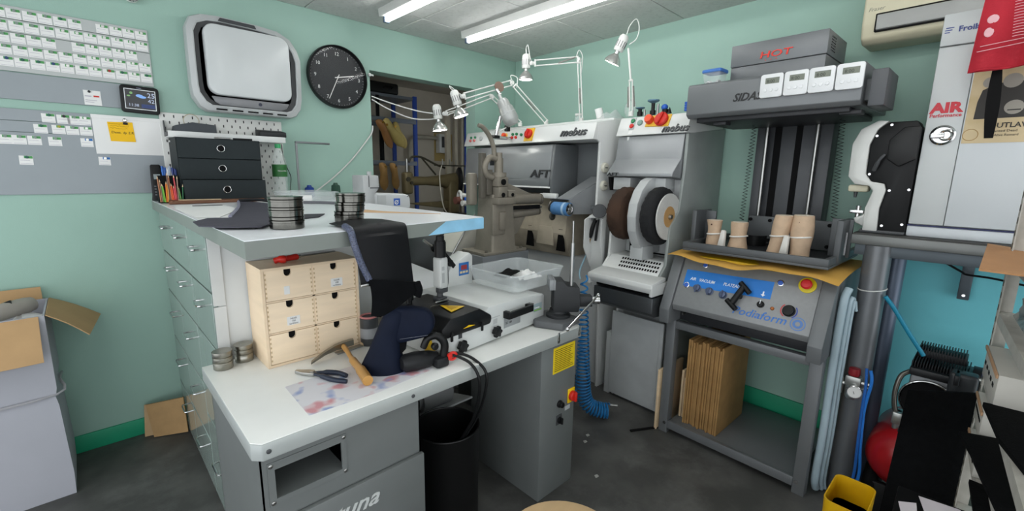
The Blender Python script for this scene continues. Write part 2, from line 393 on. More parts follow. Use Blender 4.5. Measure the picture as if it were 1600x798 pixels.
b_ = MB().ball((-.034, -.0147, .028), .006, 12, (1, .05, 1)).ball((-.044, -.0147, .014), .006, 12, (1.2, .05, .6)); bmesh.ops.transform(b_.bm, matrix=tl, verts=b_.bm.verts[:]); part('weather_icon', b_, lcdg, scr)
b_ = MB().bx(.002, .055, -.0149, -.0146, -.038, -.020); bmesh.ops.transform(b_.bm, matrix=tl, verts=b_.bm.verts[:]); part('blue_field', b_, M('lcd_dark_blue', '27355F', .5, emit=.3), scr)
for s_, dx, dz, sz in (('25', .026, .013, .032), ('42', .028, -.012, .026), ('11:38', -.047, -.034, .018)):
    text('digits', s_, sz, lcdw, scr, tl @ V((dx, -.0148, dz)), (1, 0, -.026), (.026, 0, 1), .0003)
text('lettering', 'meteo', .007, lcdw, t, tl @ V((-.012, -.0145, .052)), (1, 0, -.026), (.026, 0, 1), .0003)

# air purifier
t = thing('air_purifier', 'large grey-framed air purifier with white front panel on the wall', 'air purifier', (.75, YW, 1.72))
OUT = [(.535, 1.722), (.955, 1.722), (.985, 1.735), (1.012, 1.775), (1.022, 1.83), (1.028, 2.05), (1.012, 2.105), (.975, 2.160), (.91, 2.192), (.80, 2.203), (.62, 2.207), (.545, 2.200), (.497, 2.178), (.476, 2.130), (.474, 1.99), (.474, 1.835), (.478, 1.79), (.505, 1.742)]
cx_, cz_ = .75, 1.965
def ringp(k, y, dz=0, sub=0): return [(cx_+(x-cx_)*k[0], y, cz_+dz+(z-cz_)*k[1]) for x, z in OUT]
part('frame', MB().loft([ringp((.96, .96), YW), ringp((1, 1), YW-.03), ringp((1, 1), YW-.075), ringp((.985, .983), YW-.092), ringp((.90, .89), YW-.102), ringp((.88, .87), YW-.098), ringp((.88, .87), YW-.06)], True), lgrey, t)
part('groove', MB().loft([ringp((.878, .868), YW-.061), ringp((.878, .868), YW-.088), ringp((.80, .80), YW-.084), ringp((.80, .80), YW-.061)], True), M('purifier_groove', '3A3B3C', .5), t)
PAN = rrect(.548, .958, 1.808, 2.158, .05, 6)
def pr(k, y): return [(.753+(x-.753)*k, y, 1.983+(z-1.983)*k) for x, z in PAN]
part('front_panel', MB().loft([pr(1, YW-.078), pr(1, YW-.112), pr(.985, YW-.117), pr(.9, YW-.121), pr(.5, YW-.124)], True), M('purifier_white', 'C6CACA', .22, var=.01), t)
part('control_strip', MB().prism([(.56, 1.800), (.945, 1.800), (.93, 1.770), (.90, 1.757), (.60, 1.757), (.575, 1.77)], 'y', YW-.095, YW-.080, .002), M('purifier_strip', '77787A', .35, .4), t)
part('button', MB().cyl((.79, YW-.095, 1.780), (.79, YW-.0985, 1.780), .009, n=16), M('blue_black', '1D2338', .3), t)
b_ = MB()
part('top_vent', MB().prism([(.62, 2.178), (.80, 2.175), (.79, 2.192), (.63, 2.195)], 'y', YW-.106, YW-.09, .002), M('dark_vent', '3B3D3F', .6), t)
for i in range(5): part('slot', MB().bx(.575+i*.075, .625+i*.075, YW-.1030, YW-.096, 1.731, 1.738), blackm, t)

# clock
t = thing('wall_clock', 'round black wall clock with white numerals', 'clock', (1.277, YW, 1.818))
cc = (1.278, YW, 2.010)
part('rim', MB().lathe([(.17, 0), (.190, 0), (.193, .02), (.190, .040), (.184, .042), (.180, .036), (.178, .014), (.02, .014)], cc, (0, -1, 0), 56), black, t)
part('face', MB().lathe([(.0001, .014), (.179, .014), (.179, .0175), (.0001, .0175)], cc, (0, -1, 0), 56), M('clock_face', '26292C', .45, var=.03), t)
wn = M('clock_white', 'E8E8E6', .5, var=0)
for i in range(12):
    a = PI/2-2*PI*(i+1)/12; n_ = i+1
    text('numeral', str(n_), .030, wn, t, (cc[0]+.142*math.cos(a), YW-.0176, cc[2]+.142*math.sin(a)-.010), (1, 0, 0), (0, 0, 1), .0004, 0, 'CENTER')
tk = MB()
for i in range(60):
    a = 2*PI*i/60; big = i % 5 == 0
    e = V((math.cos(a), 0, math.sin(a))); c_ = V((cc[0], YW-.0181, cc[2]))
    tk.tube([c_+e*(.1665 if big else .168), c_+e*.172], .0010 if big else .0007, 5)
part('minute_marks', tk, wn, t, stuff=True)
def hand_(ang, L, w, y, tail=.02):
    a = PI/2-math.radians(ang); e = V((math.cos(a), 0, math.sin(a))); n = V((-e.z, 0, e.x)); c_ = V((cc[0], y, cc[2]))
    return MB().slab([c_-e*tail-n*w, c_-e*tail+n*w, c_+e*L+n*w, c_+e*L-n*w], (0, -.0012, 0))
part('hour_hand', hand_(78, .108, .0028, YW-.0195), wn, t); part('minute_hand', hand_(205, .150, .0022, YW-.0215), wn, t)
part('hub', MB().cyl((cc[0], YW-.0175, cc[2]), (cc[0], YW-.0240, cc[2]), .006, n=14), wn, t)
gl = M('clock_glass', '000000', .02, alpha=.06, var=0); gl.node_tree.nodes['Principled BSDF'].inputs['Specular IOR Level'].default_value = 1.0
part('glass', MB().lathe([(.0001, .033), (.1785, .033), (.1785, .0345), (.0001, .0345)], cc, (0, -1, 0), 48), gl, t)

# dome camera peeking in at top
t = thing('wall_spot', 'small round white fitting high on the wall at the top edge', 'spotlight', (.30, YW, 2.20))
part('body', MB().lathe([(.03, 0), (.03, .03), (.028, .05), (.022, .055)], (.285, YW, 2.235), (0, -1, -.25), 20), offwhite, t)
part('bezel', MB().torus((.285, YW-.056, 2.221), (0, -1, -.25), .021, .005, 20, 8), chrome, t)

# pegboard
t = thing('pegboard', 'white pegboard with slots behind the dark drawer unit', 'pegboard', (.625, YW, 1.257))
part('panel', MB().bx(.336, .918, YW-.016, YW-.004, 1.258, 1.703, .004), M('pegboard_white', 'D3D4D0', .5, var=.02), t)
sl = MB()
for r in range(14):
    for c_ in range(14):
        x = .357+c_*.04+(.02 if r % 2 else 0); z = 1.685-r*.0312
        if x < .905: sl.prism(rrect(x-.0027, x+.0027, z-.0075, z+.0075, .0026, 3), 'y', YW-.0166, YW-.010)
part('slots', sl, M('slot_dark', '3C3D3E', .8), t, stuff=True)
t = thing('pegboard_shelf', 'narrow white shelf hooked onto the pegboard', 'shelf', (.62, YW-.02, 1.57))
part('tray', MB().bx(.350, .898, 2.828, YW-.018, 1.574, 1.580, .001).bx(.350, .898, 2.826, 2.832, 1.574, 1.606, .002), white, t)
part('bracket', MB().prism([(2.832, 1.582), (YW-.018, 1.582), (YW-.018, 1.66), (2.926, 1.66), (2.90, 1.60), (2.832, 1.60)], 'x', .348, .353), dgrey, t)
part('hook', MB().torus((.362, 2.90, 1.556), (1, 0, .3), .013, .0022, 16, 6), steel, t)
t = thing('dark_case', 'dark grey wedge-shaped case on the left of the pegboard shelf', 'case', (.46, 2.88, 1.581))
part('body', MB().prism([(.372, 1.581), (.565, 1.581), (.562, 1.648), (.46, 1.655), (.385, 1.635)], 'y', 2.845, 2.935, .003), M('slate_case', '3E4348', .6), t)
t = thing('spectacle_case', 'black lidded case on the right of the pegboard shelf', 'case', (.84, 2.87, 1.581))
part('base', MB().bx(.775, .905, 2.843, 2.925, 1.5815, 1.605, .004), black, t)
part('lid', MB().prism([(2.840, 1.606), (2.928, 1.606), (2.928, 1.648), (2.842, 1.635)], 'x', .768, .910, .005), M('case_black', '1C1E20', .5), t)
solo('cable_loop', MB().torus((.468, 2.925, 1.668), (0, 1, .12), .034, .0022, 30, 6), M('beige_cable', 'B5AE96', .6), 'small beige cable loop hanging above the dark case', 'cable', (.468, 2.925, 1.63))
# drawer box
dk = M('dark_green_board', '262D2F', .6, spec=.25, var=.05, scale=30, bump=.1, bscale=400)
t = thing('drawer_box', 'dark green-grey three-drawer box on the counter before the pegboard', 'drawer box', (.545, 2.79, 1.257))
part('carcass', MB().bx(.362, .366, 2.72, 2.935, 1.258, 1.571).bx(.726, .730, 2.72, 2.935, 1.258, 1.571).bx(.366, .726, 2.72, 2.935, 1.567, 1.571).bx(.366, .726, 2.72, 2.935, 1.258, 1.262).bx(.366, .726, 2.931, 2.935, 1.262, 1.567), dk, t)
for i, (z0, z1, y) in enumerate(((1.262, 1.366, 2.655), (1.368, 1.470, 2.715), (1.472, 1.567, 2.710))):
    d_ = part('drawer', MB().bx(.366, .726, y, y+.19, z0, z1, .0015, 1), dk, t)
    part('ring_pull', MB().torus((.546, y-.001, (z0+z1)/2+.004), (0, 1, 0), .0165, .0022, 28, 8), chrome, d_)
    part('finger_hole', MB().lathe([(.0001, 0), (.0165, 0), (.0160, .0015), (.0001, .0012)], (.546, y, (z0+z1)/2+.004), (0, -1, 0), 24), blackm, d_)
for nm, m_, pts, lab in (('marker_pen', black, [(.585, 2.76, 1.577), (.70, 2.735, 1.577)], 'black marker pen lying on the drawer box'), ('ruler_tool', steel, [(.53, 2.75, 1.5765), (.60, 2.74, 1.5765)], 'thin steel tool lying on the drawer box')):
    t = thing(nm, lab, 'pen', ((pts[0][0]+pts[1][0])/2, 2.75, 1.5715)); part('barrel', MB().cyl(pts[0], pts[1], .005, n=10), m_, t)
    part('cap', MB().cyl(V(pts[0])*.75+V(pts[1])*.25, pts[0], .0056, n=10), white if m_ is black else steel, t)
# pens, pencils, phone
t = thing('pencil_cup', 'black cup in front, full of coloured pencils', 'cup', (.314, 2.70, 1.257))
part('cup', MB().loft([rrr for rrr in [[(x, y, z) for x, y in rrect(.268, .358, 2.665, 2.735, .006, 3)] for z in (1.258, 1.335)]], True), blackm, t)
part('back_wall', MB().bx(.275, .358, 2.730, 2.738, 1.26, 1.385, .002), blackm, t)
pc = ['A06A4A', '8A6B52', '4E9A3C', '79B43A', 'E0782C', 'D9A03A', '7B5B4B', '9A6040', 'E86A3A', 'E4603A', 'DE5560', 'C44A52', '8F7A6A', '3E7A4A', '6A9A50', '2E6A48']
pn = ['brown', 'dull brown', 'green', 'lime green', 'orange', 'ochre', 'dark brown', 'red brown', 'bright orange', 'vermilion', 'pink red', 'crimson', 'taupe', 'dark green', 'pale green', 'bottle green']
for i in range(16):
    x = .272+i*.0056; y = 2.658; h = [.10, .085, .065, .06, .075, .09, .115, .105, .06, .065, .055, .105, .10, .055, .05, .06][i]
    m_ = M('pencil_'+pc[i], pc[i], .45)
    t = thing('coloured_pencil', f'{pn[i]} pencil standing in the black pencil cup', 'pencil', (x, y, 1.257), group='coloured pencils in the cup')
    lean = R_.uniform(-.006, .006)
    part('shaft', MB().cyl((x, y, 1.262), (x+lean, y+.004, 1.272+h), .0028, n=6), m_, t)
    part('tip', MB().cyl((x+lean, y+.004, 1.272+h), (x+lean*1.2, y+.005, 1.284+h), .0026, .0004, n=6), wood, t)
t = thing('pen_holder', 'clear holder with blue pens behind the pencils', 'pen holder', (.328, 2.775, 1.257))
part('holder', MB().loft([[(x, y, z) for x, y in rrect(.296, .359, 2.755, 2.80, .005, 3)] for z in (1.258, 1.385)], True), M('smoky_plastic', '3A3D42', .2, alpha=.6), t)
for i, (c_, nm) in enumerate((('2B62B0', 'bright blue'), ('2455A0', 'mid blue'), ('D8DADC', 'white'), ('A9B4C4', 'pale grey'), ('3A4A8A', 'violet blue'), ('273A80', 'dark blue'))):
    x = .304+i*.0098
    tp = thing('ball_pen', f'{nm} pen standing in the clear holder behind the pencils', 'pen', (x, 2.778, 1.26), group='pens in the clear holder')
    part('barrel', MB().cyl((x, 2.778, 1.265), (x+R_.uniform(-.004, .004), 2.776, 1.425-.006*(i % 3)), .0042, n=8), M('pen_'+c_, c_, .35), tp)
    part('cap', MB().cyl((x, 2.777, 1.402-.006*(i % 3)), (x, 2.777, 1.43-.006*(i % 3)), .005, n=8), M('pen_'+c_, c_, .35), tp)
t = thing('cordless_phone', 'black cordless handset standing at the left end of the counter', 'phone', (.285, 2.86, 1.257))
part('handset', MB().loft([[(x, y, z) for x, y in rrect(.288-w, .288+w, 2.85+dy, 2.875+dy, .006, 3)] for z, w, dy in ((1.258, .030, 0), (1.29, .026, 0), (1.36, .024, .006), (1.43, .021, .012), (1.437, .016, .014))], True), black, t)
kp = MB()
for r in range(4):
    for c_ in range(3): kp.bx(.272+c_*.011, .280+c_*.011, 2.846, 2.8505, 1.285+r*.014, 1.292+r*.014)
part('keypad', kp, M('key_grey', '6C6E70', .5), t, stuff=True)
part('screen', MB().bx(.275, .301, 2.852, 2.859, 1.365, 1.39), M('lcd_grey', '9AA5A5', .3), t)

# ================================================================== tall counter
labm = M('grey_laminate_edge', '7E847F', .4, var=.04); topm = M('white_laminate', 'E8EBEE', .28, var=.03, scale=6)
SL = [(.262, 1.162), (1.095, 1.283), (1.082, 2.42), (1.27, 2.42), (1.27, YW-.02), (.262, YW-.02)]
t = thing('counter_worktop', 'thick white-topped counter slab with grey edges holding tins and leather', 'worktop', (.67, 2.0, 1.21))
part('core', MB().slab([(x, y, 1.211) for x, y in SL], (0, 0, .043)), labm, t)
part('top_laminate', MB().slab([(x*.999+.0006, y*.999+.002, 1.254) for x, y in SL], (0, 0, .002)), topm, t)
part('blue_paint_patch', MB().slab([(.82, 1.2420, 1.2125), (1.0955, 1.2820, 1.2125), (1.0955, 1.2820, 1.2535), (.90, 1.2535, 1.2535)], (0, -.0008, 0)), M('pale_blue_paint', '8FC4E2', .45, var=.12, scale=14), t)
cabw = M('cabinet_white', 'C6C9C8', .4, var=.03); cabg = M('cabinet_gloss_wall_reflection', '8C9A94', .10, var=.02)  # drawer fronts carry the mirrored green wall in their colour
t = thing('counter_cabinet', 'tall white cabinet with glossy drawer fronts under the thick counter', 'cabinet', (.66, 2.3, 0))
part('carcass', MB().bx(.300, 1.045, 1.745, YW-.02, .0, 1.209, .002), cabw, t)
ys = [1.76, 2.13, 2.53, YW-.03]
rows = [(.02, .27), (.275, .53), (.535, .79), (.795, 1.0), (1.005, 1.205)]
for c_ in range(3):
    for (z0, z1) in (rows if c_ > 0 else [(.02, .40), (.405, .79), (.795, 1.0), (1.005, 1.205)]):
        d_ = part('drawer_front', MB().bx(.282, .299, ys[c_]+.002, ys[c_+1]-.002, z0, z1-.003, .0015, 1), cabg, t)
        zc, yc = (z0+z1)/2+.03, (ys[c_]+ys[c_+1])/2
        part('bar_handle', MB().tube([(.282, yc-.05, zc), (.262, yc-.046, zc), (.260, yc, zc), (.262, yc+.046, zc), (.282, yc+.05, zc)], .0042, 8, 3), chrome, d_)
part('end_strip', MB().bx(.283, .318, 1.738, 1.745, .96, 1.205).bx(.283, .318, 1.738, 1.745, .5, .955), cabw, t)

# ------------------------------------------------------------------ on the counter
zc = 1.2565
brm = M('brown_leather_board', '6E4A34', .6, var=.1)
solo('brown_board', MB().prism([(.287, 2.54), (.69, 2.60), (.71, 2.64), (.30, 2.655)], 'z', 1.257, 1.272, .003), brm, 'thin brown board lying in front of the dark drawer box', 'board', (.49, 2.6, 1.257))
solo('wooden_ruler', MB().bx(.33, .50, 2.575, 2.60, 1.2725, 1.2755), wood, 'pale wooden ruler lying on the brown board', 'ruler', (.41, 2.59, 1.2725))
sheets = [([(.29, 2.44), (.46, 2.38), (.47, 2.10), (.33, 1.76), (.272, 1.80), (.27, 2.2)], 'topmost white paper sheet on the left of the counter'), ([(.275, 2.33), (.44, 2.30), (.43, 1.95), (.335, 1.70), (.268, 1.70)], 'lower white paper sheet on the left of the counter')]
for i, (pl, lab) in enumerate(sheets[::-1]):
    solo('paper_sheet', MB().prism(pl, 'z', 1.2565+i*.0025, 1.2575+i*.0025), paperw, lab, 'paper', (.35, 2.1, 1.2565), group='paper sheets on the counter')
solo('steel_ruler', MB().bx(.345, .455, 2.335, 2.350, 1.2605, 1.2625), dgrey, 'short dark ruler lying on the white paper sheets', 'ruler', (.40, 2.345, 1.2605))
lea = M('grey_purple_leather', '4A4952', .7, spec=.2, var=.08, scale=25, bump=.2, bscale=500)
t = thing('leather_sheet', 'large grey-purple leather pattern piece lying on the counter', 'leather', (.40, 1.8, 1.258))
LP = [(.232, 1.60), (.225, 1.47), (.274, 1.400), (.352, 1.358), (.405, 1.44), (.46, 1.60), (.635, 2.273), (.60, 2.52), (.545, 2.48), (.46, 2.10), (.34, 1.67), (.285, 1.69)]
part('hide', MB().prism(LP, 'z', 1.2625, 1.2655), lea, t)
part('edge_zip', MB().tube([(.546, 2.46, 1.268), (.462, 2.09, 1.268), (.345, 1.68, 1.268)], .0055, 8, 4), M('silver_zip_tape', '8D8CA0', .4, var=.4, scale=150), t)
part('fold', MB().tube([(.56, 2.50, 1.270), (.62, 2.42, 1.276), (.66, 2.30, 1.270)], .007, 8, 5), M('black_leather', '17171A', .6), t)
def tin_stack(x, y, z, r, hs, name, label, group, lean=0.0, gloss=.16):
    t = thing(name, label, 'tin', (x, y, z), local=True, group=group)
    z0 = 0; m_ = M('tin_metal_%d' % int(gloss*100), '6A6964' if gloss < .2 else '9A988F', gloss, 1.0, var=.12, scale=40)
    for i, h in enumerate(hs):
        dx = lean*i
        lid = i == len(hs)-1
        part('tin' if not lid else 'lid', MB().lathe([(.001, z0), (r*.95, z0), (r, z0+.002), (r, z0+h*.70), (r*.985, z0+h*.72), (r*.985, z0+h*.80), (r*1.03, z0+h*.82), (r*1.03, z0+h*.97), (r*.98, z0+h), (r*.90, z0+h*.985), (.001, z0+h*.98)], (dx, dx*.2, 0), (0, 0, 1), 36), m_, t)
        z0 += h
    return t
def tin_pile(x, y, r, hs, where, lean):
    z0 = zc
    for i, h in enumerate(hs):
        tin_stack(x+lean*i, y+lean*.2*i, z0, r, [h*.72, h*.28], 'round_tin', ('bottom', 'middle', 'top')[i]+' round steel tin of the '+where, 'stacked steel tins'); z0 += h+.0003
tin_pile(.417, 1.352, .045, [.034, .026, .030], 'neat stack at front left of the counter', 0)
tin_pile(.622, 1.40, .045, [.036, .028, .030], 'crooked stack beside the hanging leather', .004)
# small bits behind the tins
t = thing('tape_roll', 'white roll lying on its side behind the tins', 'roll', (.80, 2.42, zc)); part('roll', MB().cyl((.79, 2.44, 1.275), (.87, 2.40, 1.275), .019, n=22), paperw, t); part('core', MB().cyl((.788, 2.441, 1.275), (.792, 2.439, 1.275), .011, n=18), M('kraft_core', 'A98A62', .8), t)
t = thing('glue_cup', 'small grey cup with orange lid behind the front tin stack', 'cup', (.60, 1.86, zc)); part('cup', MB().lathe([(.022, 0), (.027, .045), (.024, .045)], (.61, 1.86, zc), (0, 0, 1), 24), M('cup_grey', '8A8D8C', .5), t); part('lid', MB().lathe([(.016, 0), (.017, .012), (.006, .018)], (.595, 1.87, zc+.045), (0, 0, 1), 20), M('orange_lid', 'F08A3A', .5), t)
solo('leather_offcut', MB().prism([(.50, 1.55), (.60, 1.60), (.66, 1.70), (.60, 1.72), (.52, 1.68)], 'z', 1.2568, 1.2600), M('dark_offcut', '33343A', .7), 'curled black leather scrap behind the front tin stack', 'leather', (.58, 1.64, 1.257))
t = thing('knife', 'grey-handled knife lying behind the tins', 'knife', (.86, 2.25, zc)); part('handle', MB().tube([(.80, 2.32, 1.263), (.86, 2.26, 1.264), (.92, 2.17, 1.263)], .007, 8, 4), M('knife_grey', '6A6B70', .4), t); part('blade', MB().bx(.745, .80, 2.325, 2.345, 1.2585, 1.260), steel, t)
solo('tan_pattern', MB().prism([(.80, 1.72), (1.0, 1.50), (1.03, 1.47), (.90, 1.70), (.86, 1.90)], 'z', 1.2563, 1.2578), M('tan_board', 'C7A47E', .8), 'tan cut-out pattern near the right end of the counter', 'pattern', (.9, 1.7, 1.2563))
# clear tray
def open_tray(mb, x0, x1, y0, y1, z0, z1, fl, th=.003):
    o_, i_ = [], []
    A = [(x, y, z1) for x, y in rrect(x0-fl, x1+fl, y0-fl, y1+fl, .02, 4)]; B = [(x, y, z0) for x, y in rrect(x0, x1, y0, y1, .02, 4)]
    Ci = [(x, y, z0+th) for x, y in rrect(x0+th, x1-th, y0+th, y1-th, .018, 4)]; D = [(x, y, z1) for x, y in rrect(x0-fl+th, x1+fl-th, y0-fl+th, y1+fl-th, .018, 4)]
    mb.loft([Ci, D, A, B], True); return mb
t = thing('clear_tray', 'shallow clear plastic tray on the counter by the water bottle', 'tray', (.92, 2.65, zc))
part('tray', open_tray(MB(), .80, 1.045, 2.52, 2.755, zc, zc+.045, .018), clearp2, t)
part('rim', MB().tube([(x, y, zc+.046) for x, y in rrect(.780, 1.065, 2.502, 2.775, .03, 4)]+[(1.065, 2.74, zc+.046)], .0022, 6), clearp2, t)
# bottle
t = thing('water_bottle', 'clear water bottle with green cap and label beside the drawer box', 'bottle', (.855, 2.835, zc))
bc = (.855, 2.835, zc)
part('body', MB().lathe([(.034, 0), (.039, .006), (.039, .03), (.036, .045), (.039, .06), (.036, .09), (.039, .11), (.039, .20), (.036, .225), (.026, .255), (.015, .278), (.0135, .290)], bc, (0, 0, 1), 30), M('pet_bottle', 'EAF4F0', .05, alpha=.28, var=0), t)
lb_ = part('label', MB().lathe([(.0393, .125), (.0393, .195)], bc, (0, 0, 1), 30, False), M('green_label', '2E6B35', .5, var=.2, scale=60), t)
text('lettering', 'Naturelle', .012, paperw, lb_, (.833, 2.795, zc+.155), (1, 0, 0), (0, 0, 1), .0004, .1)
part('cap', MB().lathe([(.015, .288), (.016, .292), (.0155, .311), (.001, .312)], bc, (0, 0, 1), 24), M('cap_green', '3FA86A', .4), t)
# LED arm lamp
t = thing('arm_lamp', 'slim grey L-shaped lamp standing by the wall', 'lamp', (.968, 2.87, zc))
part('base', MB().lathe([(.032, 0), (.032, .008), (.028, .012), (.001, .012)], (.968, 2.87, zc), (0, 0, 1), 26), grey, t)
part('pole', MB().bx(.963, .975, 2.865, 2.875, zc+.01, 1.590, .002), grey, t)
part('arm', MB().bx(.963, 1.17, 2.862, 2.878, 1.580, 1.592, .003), M('lamp_grey', '6F7274', .35, .5), t)
for x, c_, nm in ((1.04, '1F3F8A', 'blue'), (1.19, '2B4A3C', 'dark green')):
    t = thing('thread_spool', f'{nm} thread cone on the wall side of the clear tray', 'thread', (x, 2.90, 1.2565), group='thread cones by the wall')
    y_ = 2.90 if x < 1.1 else 2.86
    hh = .005 if nm == 'blue' else .02; zb = zc
    part('thread', MB().lathe([(.024, 0), (.030, .012), (.026, .05+hh), (.02, .055+hh)], (x, y_, zb), (0, 0, 1), 24), M('thread_'+c_, c_, .8, bump=.3, bscale=500), t)
    part('cone', MB().lathe([(.016, .055+hh), (.012, .068+hh), (.001, .068+hh)], (x, y_, zb), (0, 0, 1), 18), M('cone_'+c_, c_, .5), t)
solo('wall_cable', MB().tube([(1.507, 2.945, 1.73), (1.504, 2.945, 1.70), (1.48, 2.945, 1.655), (1.35, 2.945, 1.50), (1.22, 2.947, 1.38), (1.10, 2.947, 1.29)], .005, 8, 5), offwhite, 'white cable running diagonally down the wall from the doorway edge', 'cable', (1.3, 2.945, 1.29))
solo('hanging_wire', MB().tube([(.905, 2.93, 1.572), (.91, 2.93, 1.50), (.925, 2.93, 1.44), (.945, 2.93, 1.38), (.935, 2.92, 1.32), (.93, 2.91, 1.27)], .0022, 6, 5), black, 'thin black cord hanging beside the water bottle', 'cord', (.92, 2.92, 1.26))

# ------------------------------------------------------------------ open carton at the left
kb = M('carton_white_side', 'ABACB4', .75, var=.03, scale=5, bump=.1, bscale=30); kbi = M('carton_brown', 'B6946A', .85, var=.06, bump=.1)
t = thing('open_carton', 'tall white carton with open brown flaps at the left edge', 'carton', (-.45, 2.76, 0))
def crt(z, k, dx=0): return [(x+dx, y, z) for x, y in ((-.163-k, 2.577+k*.6), (-.163-k, YW-.03), (-.80, YW-.03), (-.80, 2.577+k*.6))]
part('walls', MB().loft([crt(.0, 0), crt(.10, -.004), crt(.42, .004), crt(.46, .010), crt(.50, .002), crt(.818, .0), [(x*(1)+(.006 if x < -.5 else -.006), y+(.006 if y < 2.7 else -.006), .818) for x, y, z in crt(0, 0)], [(x+(.006 if x < -.5 else -.006), y+(.006 if y < 2.7 else -.006), .70) for x, y, z in crt(0, 0)]], True), kb, t)
part('crease_tape', MB().tube([(-.80, 2.575, .455), (-.5, 2.577, .462), (-.17, 2.58, .47), (-.158, 2.70, .50), (-.160, 2.90, .46)], .005, 6, 4), M('packing_tape', 'A9A8AC', .3), t)
part('front_flap', MB().sheet(6, 3, lambda u, v: (-.80+u*.62, 2.577-.10*v-.03*math.sin(v*PI)*.3, .818-.165*v+.004*math.sin(6*u)), .004), kbi, t)
part('side_flap', MB().sheet(4, 4, lambda u, v: (-.160+(.12+.045*u)*v, 2.582+u*.345, .818+.008*math.sin(v*PI)-.114*v), .004), kbi, t)
part('back_flap', MB().sheet(6, 3, lambda u, v: (-.80+u*.62, YW-.032, .80+.075*v), .004), kbi, t)
part('inner_paper', MB().sheet(10, 8, lambda u, v: (-.78+u*.60, 2.60+v*.31, .74+.05*math.sin(9*u+3*v)*math.sin(7*v)+.02*math.sin(23*u)), .003), paperw, t)
t2 = thing('packing_roll', 'crumpled grey packing roll sticking out of the open carton', 'packing', (-.27, 2.75, .75))
part('roll', MB().tube([(-.40, 2.70, .78), (-.30, 2.78, .81), (-.21, 2.86, .815)], [.03, .036, .03], 14, 4), M('grey_pack', '9C968E', .6), t2)
part('core', MB().cyl((-.283, 2.80, .835), (-.262, 2.80, .842), .014, n=14), black, t2)
solo('cardboard_piece', MB().slab([(.135, 2.86, .005), (.275, 2.80, .005), (.275, 2.82, .20), (.12, 2.885, .185)], (.004, .008, 0)), cardb, 'flat cardboard piece leaning between wall and white cabinet', 'cardboard', (.2, 2.84, 0))
solo('cardboard_piece', MB().slab([(.10, 2.90, .003), (.18, 2.88, .003), (.185, 2.895, .17), (.115, 2.915, .175)], (.004, .007, 0)), M('cardboard_pale', 'C0A27A', .85), 'narrow pale cardboard strip behind the leaning cardboard piece', 'cardboard', (.14, 2.9, 0))
# ================================================================== skiving bench
bm_ = M('bench_grey_paint', '6E7271', .42, .1, var=.04)
bt = M('bench_white_top', 'ECEDE9', .22, var=.03, scale=5); be = M('bench_edge_grey', 'A9AEAC', .35, .1, var=.03)
t = thing('workbench', 'grey steel workbench with worn white top standing against the tall counter', 'workbench', (.88, 1.43, 0))
part('top_edge', MB().prism([(.2275, 1.143), (.2475, 1.1205), (1.530, 1.1205), (1.530, 1.733), (.2275, 1.733)], 'z', .712, .757, .003), be, t)
part('top', MB().prism([(.2285, 1.146), (.2485, 1.1225), (1.529, 1.1225), (1.529, 1.732), (.2285, 1.732)], 'z', .757, .760, .001), bt, t)
def fscrew(x, y, z, r=.006): return MB().lathe([(r, 0), (r, .002), (r*.6, .003), (.0001, .003)], (x, y, z), (0, -1, 0), 12)
for x in (.262, .672): part('edge_screw', fscrew(x, 1.1205, .735), dgrey, t)
# left pedestal, hollow behind the window
px0, px1, py0, py1 = .243, .705, 1.140, 1.70
wx0, wx1, wz0, wz1 = .275, .448, .585, .668
lp = MB()
lp.bx(px0, px0+.004, py0, py1, 0, .711).bx(px1-.004, px1, py0, py1, 0, .711).bx(px0, px1, py1-.004, py1, 0, .711)
lp.bx(px0, px1, py0, py0+.004, 0, wz0).bx(px0, px1, py0, py0+.004, wz1, .711).bx(px0, wx0, py0, py0+.004, wz0, wz1).bx(wx1, px1, py0, py0+.004, wz0, wz1)
lp.bx(wx0-.01, wx1+.01, py0+.004, py0+.22, wz0-.006, wz0-.002)
part('left_pedestal', lp, bm_, t)
fr = MB(); fr.bx(.258, wx0, py0-.0025, py0, .568, .690).bx(wx1, .462, py0-.0025, py0, .568, .690).bx(wx0, wx1, py0-.0025, py0, wz1, .690).bx(wx0, wx1, py0-.0025, py0, .568, wz0)
wf = part('window_frame', fr, bm_, t)
for x, z in ((.266, .681), (.455, .681), (.266, .576), (.455, .576)): part('bolt', fscrew(x, py0-.0025, z, .0055), steel, wf)
lo = part('front_panel', MB().bx(.236, .709, py0-.018, py0-.001, .01, .522, .004), bm_, t)
letm = M('pale_lettering', 'C3C6C4', .5)
text('lettering', 'Fortuna', .072, letm, lo, (.285, py0-.0185, .437), (1, 0, 0), (0, 0, 1), .0012, .45, sx=1.12, bold=.012)
# right pedestal
rp = part('right_pedestal', MB().bx(1.288, 1.520, 1.137, 1.60, 0, .711, .003), bm_, t)
yl = part('warning_label', MB().bx(1.362, 1.508, 1.1355, 1.137, .577, .694), M('label_yellow', 'E6C81E', .5), rp)
ll = MB()
for i in range(12): ll.bx(1.370, 1.370+R_.uniform(.10, .13), 1.1350, 1.1355, .680-i*.0085, .6825-i*.0085)
part('printed_line', ll, M('label_ink', '4A4210', .7), yl)
sw = part('main_switch', MB().bx(1.468, 1.516, 1.131, 1.137, .405, .473, .003), yellow, rp)
part('switch_knob', MB().lathe([(.023, 0), (.023, .012), (.019, .016), (.001, .016)], (1.494, 1.131, .438), (0, -1, 0), 24).bx(1.488, 1.500, 1.103, 1.118, .416, .460, .003), red, sw)
part('push_button', MB().lathe([(.017, 0), (.017, .006), (.013, .008), (.013, .020), (.011, .022), (.001, .022)], (1.414, 1.137, .424), (0, -1, 0), 22), black, rp)
sl_ = part('selector', MB().bx(1.395, 1.432, 1.1345, 1.137, .325, .372, .002), dgrey, rp)
